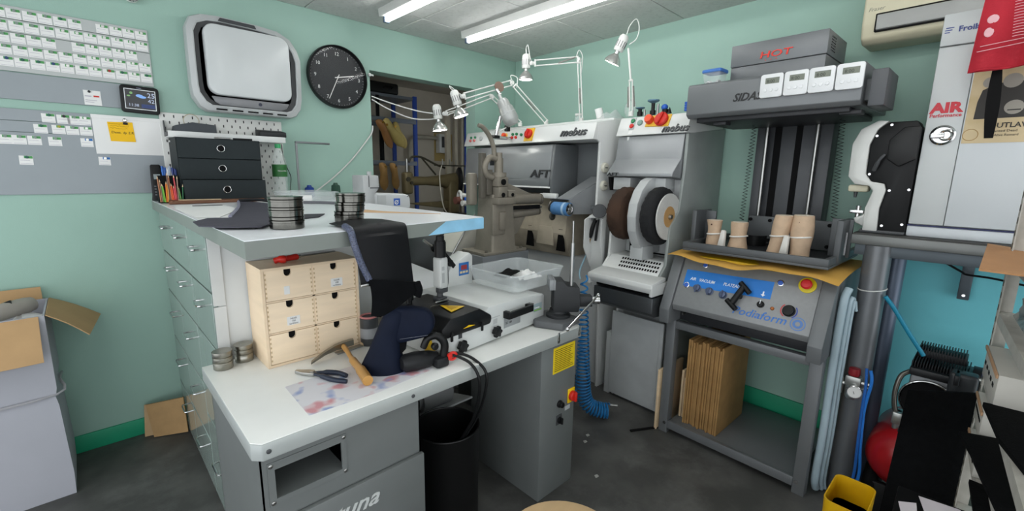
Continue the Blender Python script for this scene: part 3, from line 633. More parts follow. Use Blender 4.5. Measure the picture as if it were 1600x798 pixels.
part('selector_knob', MB().lathe([(.014, 0), (.014, .010), (.001, .011)], (1.414, 1.1345, .347), (0, -1, 0), 18).bx(1.410, 1.418, 1.113, 1.125, .333, .361, .001), black, sl_)
part('type_plate', MB().bx(1.455, 1.490, 1.1362, 1.1370, .375, .395), lgrey, rp)
for x in (1.372, 1.512): part('edge_clip', MB().bx(x-.006, x+.006, 1.1165, 1.1205, .722, .768, .002).cyl((x, 1.1165, .735), (x, 1.113, .735), .004, n=10), steel, t)

# ------------------------------------------------------------------ six-drawer plywood chest
t = thing('drawer_chest', 'small birch chest of six drawers standing on the bench', 'drawer chest', (.555, 1.65, .7605))
cx0, cx1, cy0, cy1, cz0, cz1 = .388, .716, 1.562, 1.736, .7605, 1.103
wd2 = M('birch_chest', 'E4CDAE', .5, var=.05, scale=4, stretch=(1, 1, 8)); wdd = M('birch_drawer_front', 'F0DABC', .5, var=.07, scale=5, stretch=(1, 1, 6))
part('carcass', MB().bx(cx0, cx0+.009, cy0, cy1, cz0, cz1).bx(cx1-.009, cx1, cy0, cy1, cz0, cz1).bx(cx0+.009, cx1-.009, cy0, cy1, cz1-.009, cz1).bx(cx0+.009, cx1-.009, cy0, cy1, cz0, cz0+.009).bx(cx0+.009, cx1-.009, cy1-.006, cy1, cz0, cz1)
     .bx((cx0+cx1)/2-.004, (cx0+cx1)/2+.004, cy0+.004, cy1, cz0+.009, cz1-.009).bx(cx0+.009, cx1-.009, cy0+.004, cy1, cz0+.114, cz0+.119).bx(cx0+.009, cx1-.009, cy0+.004, cy1, cz0+.224, cz0+.229), wd2, t)
mid = (cx0+cx1)/2
for r in range(3):
    for c_ in range(2):
        x0 = cx0+.0105 if c_ == 0 else mid+.0025; x1 = mid-.0025 if c_ == 0 else cx1-.0105
        z0 = cz0+.0105+r*.1100; z1 = z0+.1025; yy = cy0+(.003 if r else .0015)
        xm = (x0+x1)/2-.003
        # front with a semicircular finger notch in the top edge
        poly = [(x0, z0), (x1, z0), (x1, z1), (xm+.012, z1), (xm+.012, z1-.012)]+[(xm+.012*math.cos(a), z1-.012+.012*math.sin(a)) for a in [-PI*i/8 for i in range(1, 8)]]+[(xm-.012, z1-.012), (xm-.012, z1), (x0, z1)]
        d_ = part('drawer', MB().prism(poly, 'y', yy, yy+.010), wdd, t)
        part('notch_dark', MB().bx(xm-.014, xm+.014, yy+.011, yy+.013, z1-.026, z1), blackm, d_)
        jt = MB()
        for k in range(6):
            zz = z0+.010+k*.0155
            jt.bx(x0+.001, x0+.0055, yy-.0003, yy, zz, zz+.007).bx(x1-.0055, x1-.001, yy-.0003, yy, zz, zz+.007)
        part('finger_joints', jt, M('joint_tan', 'C9AE86', .6), d_, stuff=True)
        lab = {(2, 1): ('NOIR\n108\nsurblanc', .008), (1, 0): ('NOIR\n100\nsurblanc', 0.0), (2, 0): ('', 0)}.get((r, c_))
        if lab:
            w_ = .021 if lab[0] else .009
            ox = xm+(.008 if lab[0] else -.006)
            lb_ = part('paper_label', MB().bx(ox-w_, ox+w_, yy-.0009, yy-.0003, z0+.016, z0+.016+(.030 if lab[0] else .028)), paperw, d_)
            if lab[0]: text('lettering', lab[0], .0088, M('label_ink_grey', '5B5B5B', .7), lb_, (ox, yy-.0010, z0+.036), (1, 0, 0), (0, 0, 1), .0002, 0, 'CENTER')
t = thing('awl', 'long awl with red cross handle lying on the plywood chest', 'awl', (.58, 1.66, 1.104))
part('handle', MB().tube([(.470, 1.625, 1.117), (.520, 1.640, 1.117), (.532, 1.645, 1.117)], [.010, .011, .008], 12, 3), red, t)
part('grip_end', MB().tube([(.452, 1.632, 1.113), (.470, 1.625, 1.118), (.487, 1.618, 1.116)], [.010, .014, .011], 12, 3), red, t)
part('ferrule', MB().cyl((.532, 1.645, 1.117), (.543, 1.649, 1.117), .0065, n=14), chrome, t)
part('shank', MB().cyl((.543, 1.649, 1.117), (.690, 1.700, 1.1115), .0030, n=10), steel, t)
tin_stack(.281, 1.675, .7605, .029, [.026, .017, .019], 'tin', 'left one of two round steel tins at the bench corner', 'steel tins on the bench', 0, .3)
tin_stack(.349, 1.700, .7605, .029, [.028, .016, .017], 'tin', 'right one of two round steel tins, against the plywood chest', 'steel tins on the bench', 0, .3)
# ------------------------------------------------------------------ hand tools
pl = M('tool_blue_grip', '232B3C', .4); tz = .7605
t = thing('pliers', 'cutting pliers with dark blue grips lying on the bench', 'pliers', (.49, 1.38, tz))
part('jaw', MB().prism([(.438, 1.462), (.446, 1.470), (.482, 1.438), (.489, 1.405), (.474, 1.400), (.452, 1.430)], 'z', .7635, .7745, .002), steel, t)
part('pivot', MB().cyl((.478, 1.416, .774), (.478, 1.416, .778), .008, n=16), steel, t)
part('grip', MB().tube([(.484, 1.412, .770), (.512, 1.390, .771), (.540, 1.360, .770), (.553, 1.327, .768)], [.0055, .0085, .008, .007], 10, 4), pl, t)
part('grip', MB().tube([(.480, 1.404, .770), (.492, 1.370, .771), (.508, 1.325, .770), (.536, 1.288, .768)], [.0055, .0085, .008, .007], 10, 4), pl, t)
t = thing('hammer', 'small hammer with varnished wooden handle lying on the bench', 'hammer', (.60, 1.4, tz))
hw = M('varnished_ash', 'C08E4A', .3, coat=.3, var=.1, scale=6, stretch=(1, 1, 1))
part('handle', MB().tube([(.628, 1.520, .790), (.622, 1.475, .786), (.608, 1.40, .781), (.594, 1.31, .780), (.576, 1.225, .780)], [.0095, .008, .013, .0165, .0165], 16, 5), hw, t)
part('head', MB().loft([[(p[0]+s_*a_[0]*w_-a_[1]*h_*0, p[1]+s_*a_[1]*w_, p[2]+q*h_) for s_, q in ((-1, -1), (1, -1), (1, 1), (-1, 1))] for p, w_, h_, a_ in (((.505, 1.500, .770), .011, .003, (.4, .9)), ((.56, 1.515, .786), .009, .006, (.3, .95)), ((.60, 1.524, .792), .009, .009, (.2, .97)), ((.635, 1.530, .793), .010, .011, (.2, .97)), ((.672, 1.536, .792), .010, .010, (.2, .97)))]), M('hammer_steel', '8A8880', .3, 1.0), t)
t = thing('rasp', 'flat steel blade with pale wooden end lying behind the hammer', 'file', (.67, 1.55, tz))
part('blade', MB().bx(-.075, .03, -.011, .011, 0, .005, .001, 1, Matrix.Translation((.68, 1.545, .7612)) @ Matrix.Rotation(math.radians(8), 4, 'Z')), steel, t)
part('grip', MB().bx(.03, .085, -.010, .010, 0, .013, .003, 2, Matrix.Translation((.68, 1.545, .7612)) @ Matrix.Rotation(math.radians(8), 4, 'Z')), wood, t)
def stain_material():
    m = M('stained_paper', 'E2E1E6', .75, var=.01); nt = m.node_tree; N = nt.nodes; L = nt.links; b = N['Principled BSDF']
    src = b.inputs['Base Color'].links[0].from_socket
    for sd, colr, thr in ((3.1, 'D2888F', .57), (9.4, '8FA0CE', .59)):
        tc = N.new('ShaderNodeTexCoord'); mp = N.new('ShaderNodeMapping'); mp.inputs['Location'].default_value = (sd, sd*.7, 0); L.new(tc.outputs['Object'], mp.inputs[0])
        n = N.new('ShaderNodeTexNoise'); n.inputs['Scale'].default_value = 14; n.inputs['Detail'].default_value = 1.5; L.new(mp.outputs[0], n.inputs['Vector'])
        rp = N.new('ShaderNodeValToRGB'); rp.color_ramp.elements[0].position = thr; rp.color_ramp.elements[1].position = thr+.09
        rp.color_ramp.elements[0].color = (0, 0, 0, 1); rp.color_ramp.elements[1].color = (.85, .85, .85, 1); L.new(n.outputs['Fac'], rp.inputs[0])
        mx = N.new('ShaderNodeMix'); mx.data_type = 'RGBA'; L.new(rp.outputs[0], mx.inputs[0]); L.new(src, mx.inputs[6]); mx.inputs[7].default_value = (*hx(colr), 1); src = mx.outputs[2]
    L.new(src, b.inputs['Base Color']); return m
solo('stained_sheet', MB().prism([(.386, 1.395), (.380, 1.176), (.60, 1.170), (.80, 1.195), (.76, 1.36), (.62, 1.40)], 'z', .7603, .7609), stain_material(), 'white sheet with pink and blue dye stains under the pliers and hammer', 'paper', (.55, 1.28, .7603))
# ------------------------------------------------------------------ leather pieces
nav = M('navy_leather', '101728', .65, spec=.15, var=.12, scale=18, bump=.15, bscale=300); blk = M('black_suede', '0C0D0F', .9, spec=.1, var=.2, scale=30, bump=.2, bscale=400)
def ledge(x): return 1.162+.121*(x-.262)/.833
t = thing('boot_shaft_leather', 'black leather boot leg hanging over the front edge of the counter', 'leather', (.63, 1.21, 1.257))
def hang(x0, x1, w0, w1, zb):
    def f(u, v):
        # v: 0 on the counter -> 1 bottom; u across
        x = (x0+(x1-x0)*u)
        s = v*.50
        if s < .14: y = ledge(x)+.135-s; z = 1.263+.006*math.sin(u*PI)*1
        elif s < .19:
            a = (s-.14)/.05*PI/2; y = ledge(x)-.005-.020*math.sin(a); z = 1.263-.022*(1-math.cos(a))
        else:
            k = (s-.19)/.31; z = 1.241-k*(1.241-zb-(w1*(u-.5))); y = ledge(x)-.025-.012*math.sin(u*PI)-.010*k
            x += w0*k
        return (x, y, z)
    return f
part('shaft', MB().sheet(14, 40, hang(.530, .716, .012, -.03, 1.085), .003), nav if False else M('dark_leather', '0E0F12', .5, spec=.25, var=.08, scale=20, bump=.12, bscale=400), t)
part('zip_edge', MB().tube([(.528, ledge(.53)+.02, 1.266), (.527, ledge(.53)-.018, 1.256), (.530, ledge(.53)-.030, 1.22), (.548, ledge(.53)-.032, 1.16), (.566, ledge(.53)-.036, 1.115)], .010, 10, 5), M('glitter_zip', '4A5064', .35, var=.7, scale=260), t)
part('zip_pull', MB().bx(.535, .558, 1.150, 1.158, 1.100, 1.108, .002), steel, t)
yq = 1.158
part('lining_flap', MB().sheet(12, 10, lambda u, v: (.562+u*.150+.012*math.sin(v*PI)*(u-.5)*-1+(.0)*v, yq-.010*math.sin(u*PI)-.004*v, 1.118-u*.030-v*(.110-.065*max(0, u-.18))+(.03*v*(abs(u-.15)**1.2))), .006), blk, t)
part('cuff', MB().tube([(.715, yq-.004, 1.085), (.722, yq-.006, 1.06), (.715, yq-.004, 1.04)], .012, 10, 3), blk, t)
t = thing('boot_upper', 'navy leather boot upper standing upside down on the bench', 'leather', (.665, 1.33, tz))
RT = V((.716, -.698, 0)); FW = V((.698, .716, 0)); B0 = V((.674, 1.311, 0))
def bp_(s_, z, dpt=0.0): return B0+RT*s_+FW*dpt+V((0, 0, z))
rings = [[bp_(s0+hw*math.cos(2*PI*i/28), z, .78*hw*math.sin(2*PI*i/28)) for i in range(28)] for s0, hw, z in ((0, .080, .7615), (.003, .067, .795), (.008, .055, .828), (.015, .047, .862), (.027, .043, .90), (.040, .041, .935), (.052, .036, .965), (.058, .022, .976))]
part('shaft', MB().loft(rings, True), nav, t)
FL = [(.020, .945), (.034, .972), (.060, .981), (.100, .983), (.147, .979), (.168, .964), (.179, .940), (.178, .918), (.167, .895), (.147, .880), (.096, .866), (.060, .856), (.035, .88)]
fl_ = MB().prism(FL, 'y', -.022, .022, .012, 3)
for v in fl_.bm.verts: v.co = bp_(v.co.x, v.co.z-.02*0, v.co.y-.03*max(0, v.co.x-.05))
part('vamp', fl_, nav, t)
part('lining', MB().loft([[bp_(.076*math.cos(2*PI*i/24), .7610, .059*math.sin(2*PI*i/24)) for i in range(24)], [bp_(.074*math.cos(2*PI*i/24), .7618, .057*math.sin(2*PI*i/24)) for i in range(24)]]), blk, t)
part('tongue', MB().slab([bp_(.055, .875, -.01), bp_(.085, .868, -.01), bp_(.080, .835, -.01), bp_(.062, .815, -.01)], FW*.008), blk, t)
st = MB()
for i in range(24):
    u = i/23; p_ = bp_(.066+u*.090, .876+.016*u, -.0245-.03*max(0, .016+u*.09)); st.slab([p_, p_+RT*.0025, p_+RT*.0025+V((0, 0, .0014)), p_+V((0, 0, .0014))], FW*-.001)
part('stitching', st, M('thread_pale', '6A6E7A', .7), t, stuff=True)
t = thing('glue_pot', 'dark glue pot with pink rim behind the boot upper', 'pot', (.735, 1.56, tz)); part('pot', MB().lathe([(.032, 0), (.034, .01), (.034, .105), (.030, .11)], (.745, 1.55, tz), (0, 0, 1), 26), M('pot_dark', '3A3C3E', .4), t)
part('rim', MB().torus((.745, 1.55, tz+.112), (0, 0, 1), .030, .004, 26, 8), M('pot_pink', 'C07A78', .5), t); part('label', MB().lathe([(.0345, .03), (.0345, .07)], (.745, 1.55, tz), (0, 0, 1), 26, False), M('pot_label', '8E9092', .5), t)
# hot-air tool
t = thing('heat_tool', 'black hand tool with loop handle and red clip lying on the bench', 'tool', (.82, 1.22, tz))
gm = M('tool_grey_black', '1C1D1F', .45, spec=.3, var=.1)
part('barrel', MB().lathe([(.020, 0), (.030, .012), (.033, .05), (.028, .10), (.020, .13)], (.700, 1.235, .795), (1, -.14, -.05), 22), gm, t)
part('loop_handle', MB().tube([(.835, 1.195, .775), (.842, 1.190, .840), (.820, 1.200, .872), (.790, 1.212, .868), (.775, 1.22, .835)], [.014, .014, .013, .012, .011], 12, 5), black, t)
part('foot', MB().bx(.800, .852, 1.172, 1.210, .762, .800, .010), gm, t)
part('side_knob', MB().lathe([(.011, 0), (.013, .012), (.009, .018)], (.798, 1.192, .845), (0, -1, 0), 14), black, t)
part('red_clip', MB().torus((.866, 1.178, .793), (.3, 1, .2), .014, .005, 20, 8).bx(.845, .862, 1.170, 1.186, .785, .806, .003), red, t)
part('cord', MB().tube([(.86, 1.18, .80), (.885, 1.165, .788), (.905, 1.125, .77), (.915, 1.095, .73), (.922, 1.10, .66), (.930, 1.14, .55), (.940, 1.22, .43), (.950, 1.30, .30), (.948, 1.33, .10)], .0055, 8, 6), black, t)
part('cord', MB().tube([(.86, 1.19, .80), (.90, 1.19, .790), (.935, 1.150, .772), (.950, 1.098, .735), (.950, 1.10, .66), (.948, 1.14, .55), (.955, 1.22, .43), (.965, 1.30, .30), (.975, 1.33, .10)], .0055, 8, 6), black, t)
t = thing('waste_bin', 'black round waste bin under the bench', 'bin', (.95, 1.33, 0))
bb = M('bin_black', '0B0B0C', .45, var=.1)
part('shell', MB().lathe([(.001, .005), (.118, .005), (.126, .02), (.128, .415), (.131, .42), (.131, .428), (.126, .428), (.124, .40), (.118, .03), (.001, .028)], (.95, 1.335, 0), (0, 0, 1), 40), bb, t)
part('rim', MB().torus((.95, 1.335, .427), (0, 0, 1), .129, .004, 40, 8), bb, t)

# ------------------------------------------------------------------ skiving machine
skw = M('skiver_white', 'CFD2D0', .35, .05, var=.03)
A_ = math.radians(5.5)
t = thing('skiving_machine', 'white skiving machine with black cover and upright feed arm on the bench', 'machine', (.85, 1.215, .7605), rot=A_, local=True)
# local: x along front (0..0.60), y depth (0..0.40)
part('body', MB().prism([(0, .008), (.600, .008), (.600, .125), (.585, .135), (.40, .148), (.235, .150), (.225, .135), (.0, .112)], 'y', 0, .40, .003), skw, t)
part('feet', MB().bx(.02, .06, .02, .06, 0, .008).bx(.54, .58, .02, .06, 0, .008).bx(.02, .06, .34, .38, 0, .008).bx(.54, .58, .34, .38, 0, .008), black, t)
part('cover', MB().prism([(-.010, .085), (-.010, .125), (.030, .155), (.175, .162), (.243, .120), (.243, .098), (.235, .085)], 'y', -.012, .30, .008), M('cover_black', '131416', .38, spec=.35, var=.1), t)
for x in (.032, .185): part('latch', MB().bx(x-.005, x+.005, -.018, -.011, .072, .105, .002).ball((x, -.018, .102), .005, 10), black, t)
wl = part('warning_sign', MB().slab([(.088, -.0125, .1045), (.150, -.0125, .1045), (.118, -.0125, .112)], (0, -.001, 0)), yellow, t)
def slantp(x, v): # point on the cover's sloped right shoulder / top
    return (x, .03+v, .1635)
part('warning_triangle', MB().slab([(.075, .035, .1605), (.150, .045, .1640), (.095, .120, .1630)], (0, 0, .0015)), yellow, t)
part('warning_mark', MB().slab([(.090, .050, .1630), (.128, .055, .1652), (.100, .098, .1650)], (0, 0, .0008)), M('sign_amber', 'C79A10', .5), t)
part('side_triangle', MB().slab([(-.0015, .03, .02), (-.0015, .095, .02), (-.0015, .062, .078)], (-.001, 0, 0)), yellow, t)
def star_knob(x, z, r):
    pts = [(x+(r+.0035*math.cos(6*a))*math.cos(a), z+(r+.0035*math.cos(6*a))*math.sin(a)) for a in [2*PI*i/36 for i in range(36)]]
    return MB().prism(pts, 'y', -.026, -.008, .003).cyl((x, 0, z), (x, -.008, z), r*.5, n=14)
part('star_knob', star_knob(.083, .040, .021), black, t); part('star_knob', star_knob(.268, .046, .021), black, t)
part('knob_scale', MB().bx(.076, .094, -.0012, 0, .066, .084), dgrey, t); part('knob_scale', MB().bx(.262, .285, -.0012, 0, .074, .094).bx(.25, .30, -.0012, 0, .100, .104), lgrey, t)
hd = part('handle', MB().bx(.320, .338, -.030, 0, .085, .115, .003).bx(.460, .478, -.030, 0, .085, .115, .003).bx(.320, .478, -.036, -.022, .085, .115, .004), black, t)
part('type_plate', MB().bx(.325, .430, -.0015, 0, .040, .092, .0005, 1), M('plate_grey', 'A9ACAE', .3, .5), t)
text('lettering', 'SC 120', .013, inkblack, t, (.335, -.0016, .055), (1, 0, 0), (0, 0, 1), .0003)
bd = part('brand_plate', MB().bx(.522, .580, -.0015, 0, .062, .098, .0005, 1), M('brand_grey', '8FA0A4', .35), t)
text('lettering', 'Schwong', .010, paperw, bd, (.526, -.0017, .077), (1, 0, 0), (0, 0, 1), .0003, .1, bold=.01)
part('brand_stripe', MB().bx(.524, .578, -.0019, -.0015, .066, .071), M('brand_green', '7DB43C', .5), bd)
part('lock_pin', MB().cyl((.490, -.002, .112), (.490, -.022, .112), .004, n=10), steel, t)
# feed arm standing on the cover
ac = V((.150, .185, .16))
part('arm_foot', MB().bx(.130, .172, .165, .205, .158, .175, .004).cyl((.150, .185, .155), (.150, .185, .215), .012, n=14).bx(.138, .182, .172, .198, .190, .212, .004), dgrey, t)
part('needle_bar', MB().cyl((.150, .185, .155), (.150, .185, .19), .006, n=10).bx(.10, .165, .150, .158, .163, .170, .002), steel, t)
arm = part('arm_body', MB().prism(rrect(.132, .172, .212, .335, .008, 3), 'y', .160, .205, .005), skw, t)
part('arm_marking', MB().bx(.140, .152, .1585, .160, .285, .300).bx(.140, .152, .1585, .160, .235, .275), lgrey, arm)
part('arm_lever', MB().tube([(.172, .183, .325), (.182, .183, .29), (.184, .183, .23), (.176, .183, .205)], .0075, 8, 4), dgrey, t)
part('arm_cap', MB().cyl((.152, .183, .335), (.152, .183, .395), .0225, n=22).cyl((.152, .183, .395), (.152, .183, .400), .020, n=22).cyl((.152, .183, .400), (.152, .183, .418), .016, n=20), black, t)
part('swing_link', MB().bx(0, .11, -.004, .004, -.010, .010, .003, 2, Matrix.Translation((.172, .205, .360)) @ Matrix.Rotation(math.radians(48), 4, 'Y')).cyl((.172, .195, .360), (.172, .215, .360), .013, n=16), black, t)
part('hold_knob', MB().lathe([(.012, 0), (.012, .012), (.018, .014), (.018, .034), (.014, .038)], (.045, .245, .158), (0, 0, 1), 18), black, t)
part('blade_slot', MB().bx(.06, .15, .130, .134, .1605, .1645), steel, t)
# control head behind the arm
hb = part('control_head', MB().prism([(.325, .13), (.490, .13), (.490, .275), (.470, .292), (.360, .245), (.325, .20)], 'y', .345, .43, .006), skw, t)
lb_ = part('control_label', MB().bx(.400, .463, .3437, .345, .190, .250, .001, 1), M('label_blue', '2E6CB0', .4), hb)
part('label_fields', MB().bx(.406, .420, .3430, .3437, .200, .210).bx(.424, .438, .3430, .3437, .200, .210).bx(.442, .456, .3430, .3437, .200, .210), M('label_buff', 'D8C49A', .5), lb_)
part('label_red', MB().bx(.413, .450, .3430, .3437, .216, .238), M('label_crimson', '9A3A3E', .5), lb_)
part('head_cap', MB().cyl((.338, .33, .262), (.338, .36, .262), .016, n=16), black, t)
part('red_knob', MB().ball((.045, .36, .175), .014, 12), M('maroon', '4A2028', .4), t)

# clear storage box
t = thing('clear_box', 'large open clear plastic box on the skiving machine', 'plastic box', (1.445, 1.45, .912), rot=math.radians(3), local=True)
ob_ = MB(); open_tray(ob_, -.155, .155, -.135, .135, .0, .075, .018, .003)
part('box', ob_, clearp2, t); part('rim', MB().tube([(x, y, .076) for x, y in rrect(-.175, .175, -.155, .155, .03, 4)]+[(.175, .12, .076)], .0035, 6), clearp2, t)
t = thing('crumpled_bag', 'white and black crumpled plastic bag lying in the clear box', 'bag', (1.47, 1.46, .918))
part('white_bag', MB().sheet(16, 12, lambda u, v: (1.44+u*.12, 1.39+v*.10, .934+.030*math.sin(u*PI)*math.sin(v*PI)+.008*math.sin(19*u+5*v)*math.sin(15*v)), .002), paperw, t)
part('black_sheet', MB().sheet(8, 6, lambda u, v: (1.36+u*.10, 1.44+v*.08, .945+.020*u+.006*math.sin(9*u)*math.sin(7*v)), .003), blackm, t)
# vise
t = thing('bench_vise', 'dark bench vise with chrome handle at the right end of the bench', 'vise', (1.49, 1.23, tz))
part('base_plate', MB().prism([(1.360, 1.245), (1.412, 1.132), (1.552, 1.150), (1.545, 1.32), (1.40, 1.32)], 'z', .7608, .792, .004), M('vise_plate', '5D5F61', .6, var=.08), t)
part('swivel', MB().lathe([(.055, 0), (.055, .012), (.042, .020), (.040, .034)], (1.488, 1.222, .792), (0, 0, 1), 26), M('vise_dark', '242628', .5), t)
vz = Matrix.Translation((1.505, 1.205, .824)) @ Matrix.Rotation(math.radians(-42), 4, 'Z') @ Matrix.Scale(1.18, 4)
part('fixed_body', MB().prism([(-.045, 0), (.05, 0), (.055, .03), (.05, .095), (.005, .100), (-.01, .118), (-.045, .118)], 'y', -.042, .042, .005, 2, vz), M('vise_dark', '242628', .5), t)
part('jaw', MB().bx(-.062, -.047, -.046, .046, .085, .123, .002, 2, vz).bx(-.047, -.040, -.046, .046, .085, .123, .002, 2, vz), grey, t)
part('slide', MB().bx(.05, .105, -.022, .022, .015, .055, .004, 2, vz), M('vise_dark', '242628', .5), t)
part('screw_boss', MB().cyl(vz @ V((.10, 0, .035)), vz @ V((.135, 0, .035)), .017, n=18), chrome, t)
part('tommy_bar', MB().cyl((1.630, 1.110, .885), (1.375, 1.078, .795), .0062, n=12).ball((1.375, 1.078, .795), .0095, 12).ball((1.630, 1.110, .885), .0095, 12), chrome, t)
t = thing('steel_rod', 'upright steel rod clamped in the vise', 'rod', (1.505, 1.168, .935))
part('post', MB().cyl((1.505, 1.168, .936), (1.505, 1.168, 1.13), .0085, n=14), steel, t)
part('tip', MB().cyl((1.505, 1.168, 1.13), (1.503, 1.168, 1.225), .0042, n=10), steel, t)

t = thing('drive_motor', 'grey drive motor on a slanted plate under the bench behind the bin', 'motor', (1.08, 1.64, 0))
part('motor', MB().cyl((1.00, 1.64, .40), (1.16, 1.64, .40), .07, n=26).cyl((.985, 1.64, .40), (1.0, 1.64, .40), .055, n=24), M('motor_grey', '7A7C7C', .5, .2), t)
part('mount_plate', MB().prism([(1.54, .36), (1.73, .31), (1.73, .30), (1.54, .35)], 'x', .90, 1.25, .002), lgrey, t)
part('strut', MB().bx(.91, .94, 1.68, 1.71, 0, .325), dgrey, t); part('strut', MB().bx(1.20, 1.23, 1.68, 1.71, 0, .325), dgrey, t)
part('pulley', MB().cyl((1.165, 1.64, .40), (1.19, 1.64, .40), .035, n=20), dgrey, t)
# ================================================================== finishing machine with belt (in the corner)
TX, UP = (-1, 0, 0), (0, 0, 1)     # reading direction on faces that look into the room (wall frame)
mw_ = M('mebus_white', 'D2D4D2', .3, .05, var=.02); mg = M('mebus_grey', '929597', .3, .3, var=.03); mgd = M('mebus_dark_grey', '6B6F71', .4, .2, var=.03)
dust = M('dusty_beige_paint', 'B5AB98', .7, var=.12, scale=7, col2='978E7E', c2amt=.5)
t = thing('finishing_machine', 'long white and grey finishing machine with blue sanding roller in the corner', 'machine', (2.2, .3, 0), 1)
part('base', MB().bx(1.60, 2.87, .02, .43, 0, .86, .004), lgrey, t)
part('lower_front', MB().prism([(.03, .86), (.46, .86), (.52, 1.02), (.50, 1.20), (.40, 1.28), (.03, 1.28)], 't' if False else 'x', 1.86, 2.60, .003), dust, t)
hd_ = MB()
for a in (2.20, 1.90): hd_.prism([(a-.035, .90), (a+.040, .90), (a+.020, 1.05), (a-.015, 1.05)], 'y', .506, .517)
part('vent_opening', hd_, blackm, t)
part('access_panel', MB().prism([(1.965, .93), (2.13, .93), (2.11, 1.06), (1.975, 1.06)], 'y', .512, .521, .001), dust, t)
part('upper_body', MB().bx(1.60, 2.87, .02, .36, 1.28, 1.625, .003), mgd, t)
part('side_plate', MB().prism([(0.0, 0), (.46, 0), (.48, .60), (.53, .86), (.555, 1.16), (.552, 1.614), (.585, 1.628), (.575, 1.725), (.40, 1.745), (0.0, 1.745)], 'x', 1.578, 1.596, .003), mw_, t)
for z in (1.464, 1.355): 
    d_ = part('dial', MB().lathe([(.030, 0), (.032, .006), (.030, .016), (.025, .020), (.001, .020)], (1.578, .507, z), (-1, 0, 0), 26), M('dial_cream', 'C6C4B6', .4), t)
    part('dial_mark', MB().bx(1.5565, 1.558, .495, .519, z-.003, z+.003), dgrey, d_)
# control fascia: main and left section
PROF = [(.30, 1.628), (.625, 1.628), (.590, 1.730), (.40, 1.760), (.30, 1.760)]
fas = part('control_fascia', MB().prism(PROF, 'x', 1.580, 2.50, .004), mw_, t)
fas2 = part('control_fascia', MB().prism(PROF, 'x', 2.56, 2.87, .004), mw_, t)
part('top_cover', MB().bx(1.60, 2.87, .02, .40, 1.745, 1.772, .004), mw_, t)
FN = V((0, .102, .035)).normalized(); FU = V((0, -.035, .102)).normalized()
def fasp(tt, k, o=.0): # point on the slanted fascia, k 0..1 upwards
    return V((tt, .625-.035*k, 1.628+.102*k))+FN*o
def btn(par, tt, k, r, h, m_, name='push_button'): return part(name, MB().lathe([(r, 0), (r, h*.7), (r*.85, h), (.001, h)], fasp(tt, k), FN, 18), m_, par)
ygp = M('switch_yellow', 'E0B43A', .45)
btn(fas, 2.385, .55, .017, .030, orange, 'emergency_button'); btn(fas, 2.385, .55, .022, .008, ygp, 'button_collar')
for tt in (2.305, 2.265): btn(fas, tt, .62, .010, .012, greenp); btn(fas, tt, .40, .010, .012, red)
btn(fas, 2.215, .55, .010, .012, greenp)
pl_ = part('switch_plate', MB().slab([fasp(2.175, .1), fasp(2.095, .1), fasp(2.095, .95), fasp(2.175, .95)], FN*.006), ygp, fas)
part('main_switch', MB().lathe([(.032, 0), (.032, .016), (.026, .022), (.001, .022)], fasp(2.135, .55, .006), FN, 26), red, fas)
part('switch_grip', MB().tube([fasp(2.135, .30, .032), fasp(2.135, .80, .032)], .007, 8), red, fas)
for tt in (2.795, 2.745): btn(fas2, tt, .62, .009, .010, greenp); btn(fas2, tt, .38, .010, .012, M('pale_red_lamp', 'D8706A', .35))
btn(fas2, 2.665, .5, .018, .012, lgrey)
emb = M('embossed_chrome', 'C9CBCB', .25, .8); embd = M('emblem_dark', '47494B', .4, .4)
text('emblem', 'mebus', .068, embd, fas, fasp(1.846, .26, .0015), TX, FU, .004, .25, sx=1.15, bold=.02)
text('emblem', 'mebus', .068, emb, fas, fasp(1.848, .29, .004), TX, FU, .002, .25, sx=1.15, bold=.012)
# hood
hood = part('hood', MB().prism([(.36, 1.612), (.590, 1.612), (.600, 1.56), (.618, 1.386), (.36, 1.386)], 'x', 1.93, 2.87, .003), mg, t)
part('hood_band', MB().prism([(.36, 1.386), (.618, 1.386), (.622, 1.338), (.36, 1.338)], 'x', 1.93, 2.87, .002), mgd, t)
part('hood_rim', MB().bx(1.925, 2.875, .40, .628, 1.327, 1.338, .002), white, t)
part('window', MB().bx(2.432, 2.560, .594, .6085, 1.435, 1.530), M('window_dark', '232528', .3), t)
HU = V((0, -.018, .174)).normalized()
text('lettering', 'AFT', .070, M('lettering_dark', '26282A', .4), t, (2.105, .6205, 1.398), TX, HU, .002, .12, sx=1.45, bold=.025)
# right-hand recess, chute cover and roller
part('recess_side', MB().prism([(.36, 1.612), (.590, 1.612), (.618, 1.386), (.60, 1.20), (.36, 1.20)], 'x', 1.905, 1.928, .002), mgd, t)
part('recess_floor', MB().prism([(.36, 1.225), (.50, 1.225), (.50, 1.20), (.36, 1.20)], 'x', 1.60, 1.90, .002), mgd, t)
part('chute_cover', MB().slab([(1.835, .64, 1.262), (1.735, .64, 1.262), (1.625, .42, 1.405), (1.735, .42, 1.405)], (0, .004, .004)).slab([(1.735, .64, 1.262), (1.735, .60, 1.17), (1.63, .40, 1.17), (1.625, .42, 1.405)], (-.004, 0, 0)), mg, t)
belt = M('blue_belt', '4E7FB0', .6, var=.12, scale=40)
ro = part('sanding_roller', MB().cyl((1.715, .655, 1.205), (1.84, .655, 1.205), .042, n=32), belt, t)
part('white_stripe', MB().cyl((1.735, .655, 1.205), (1.752, .655, 1.205), .0428, n=32), M('pale_belt', 'A6C4DC', .6), ro)
part('roller_cap', MB().lathe([(.036, 0), (.036, .006), (.022, .010), (.020, .004), (.010, .004), (.009, .012), (.001, .012)], (1.715, .655, 1.205), (-1, 0, 0), 28), chrome, ro)
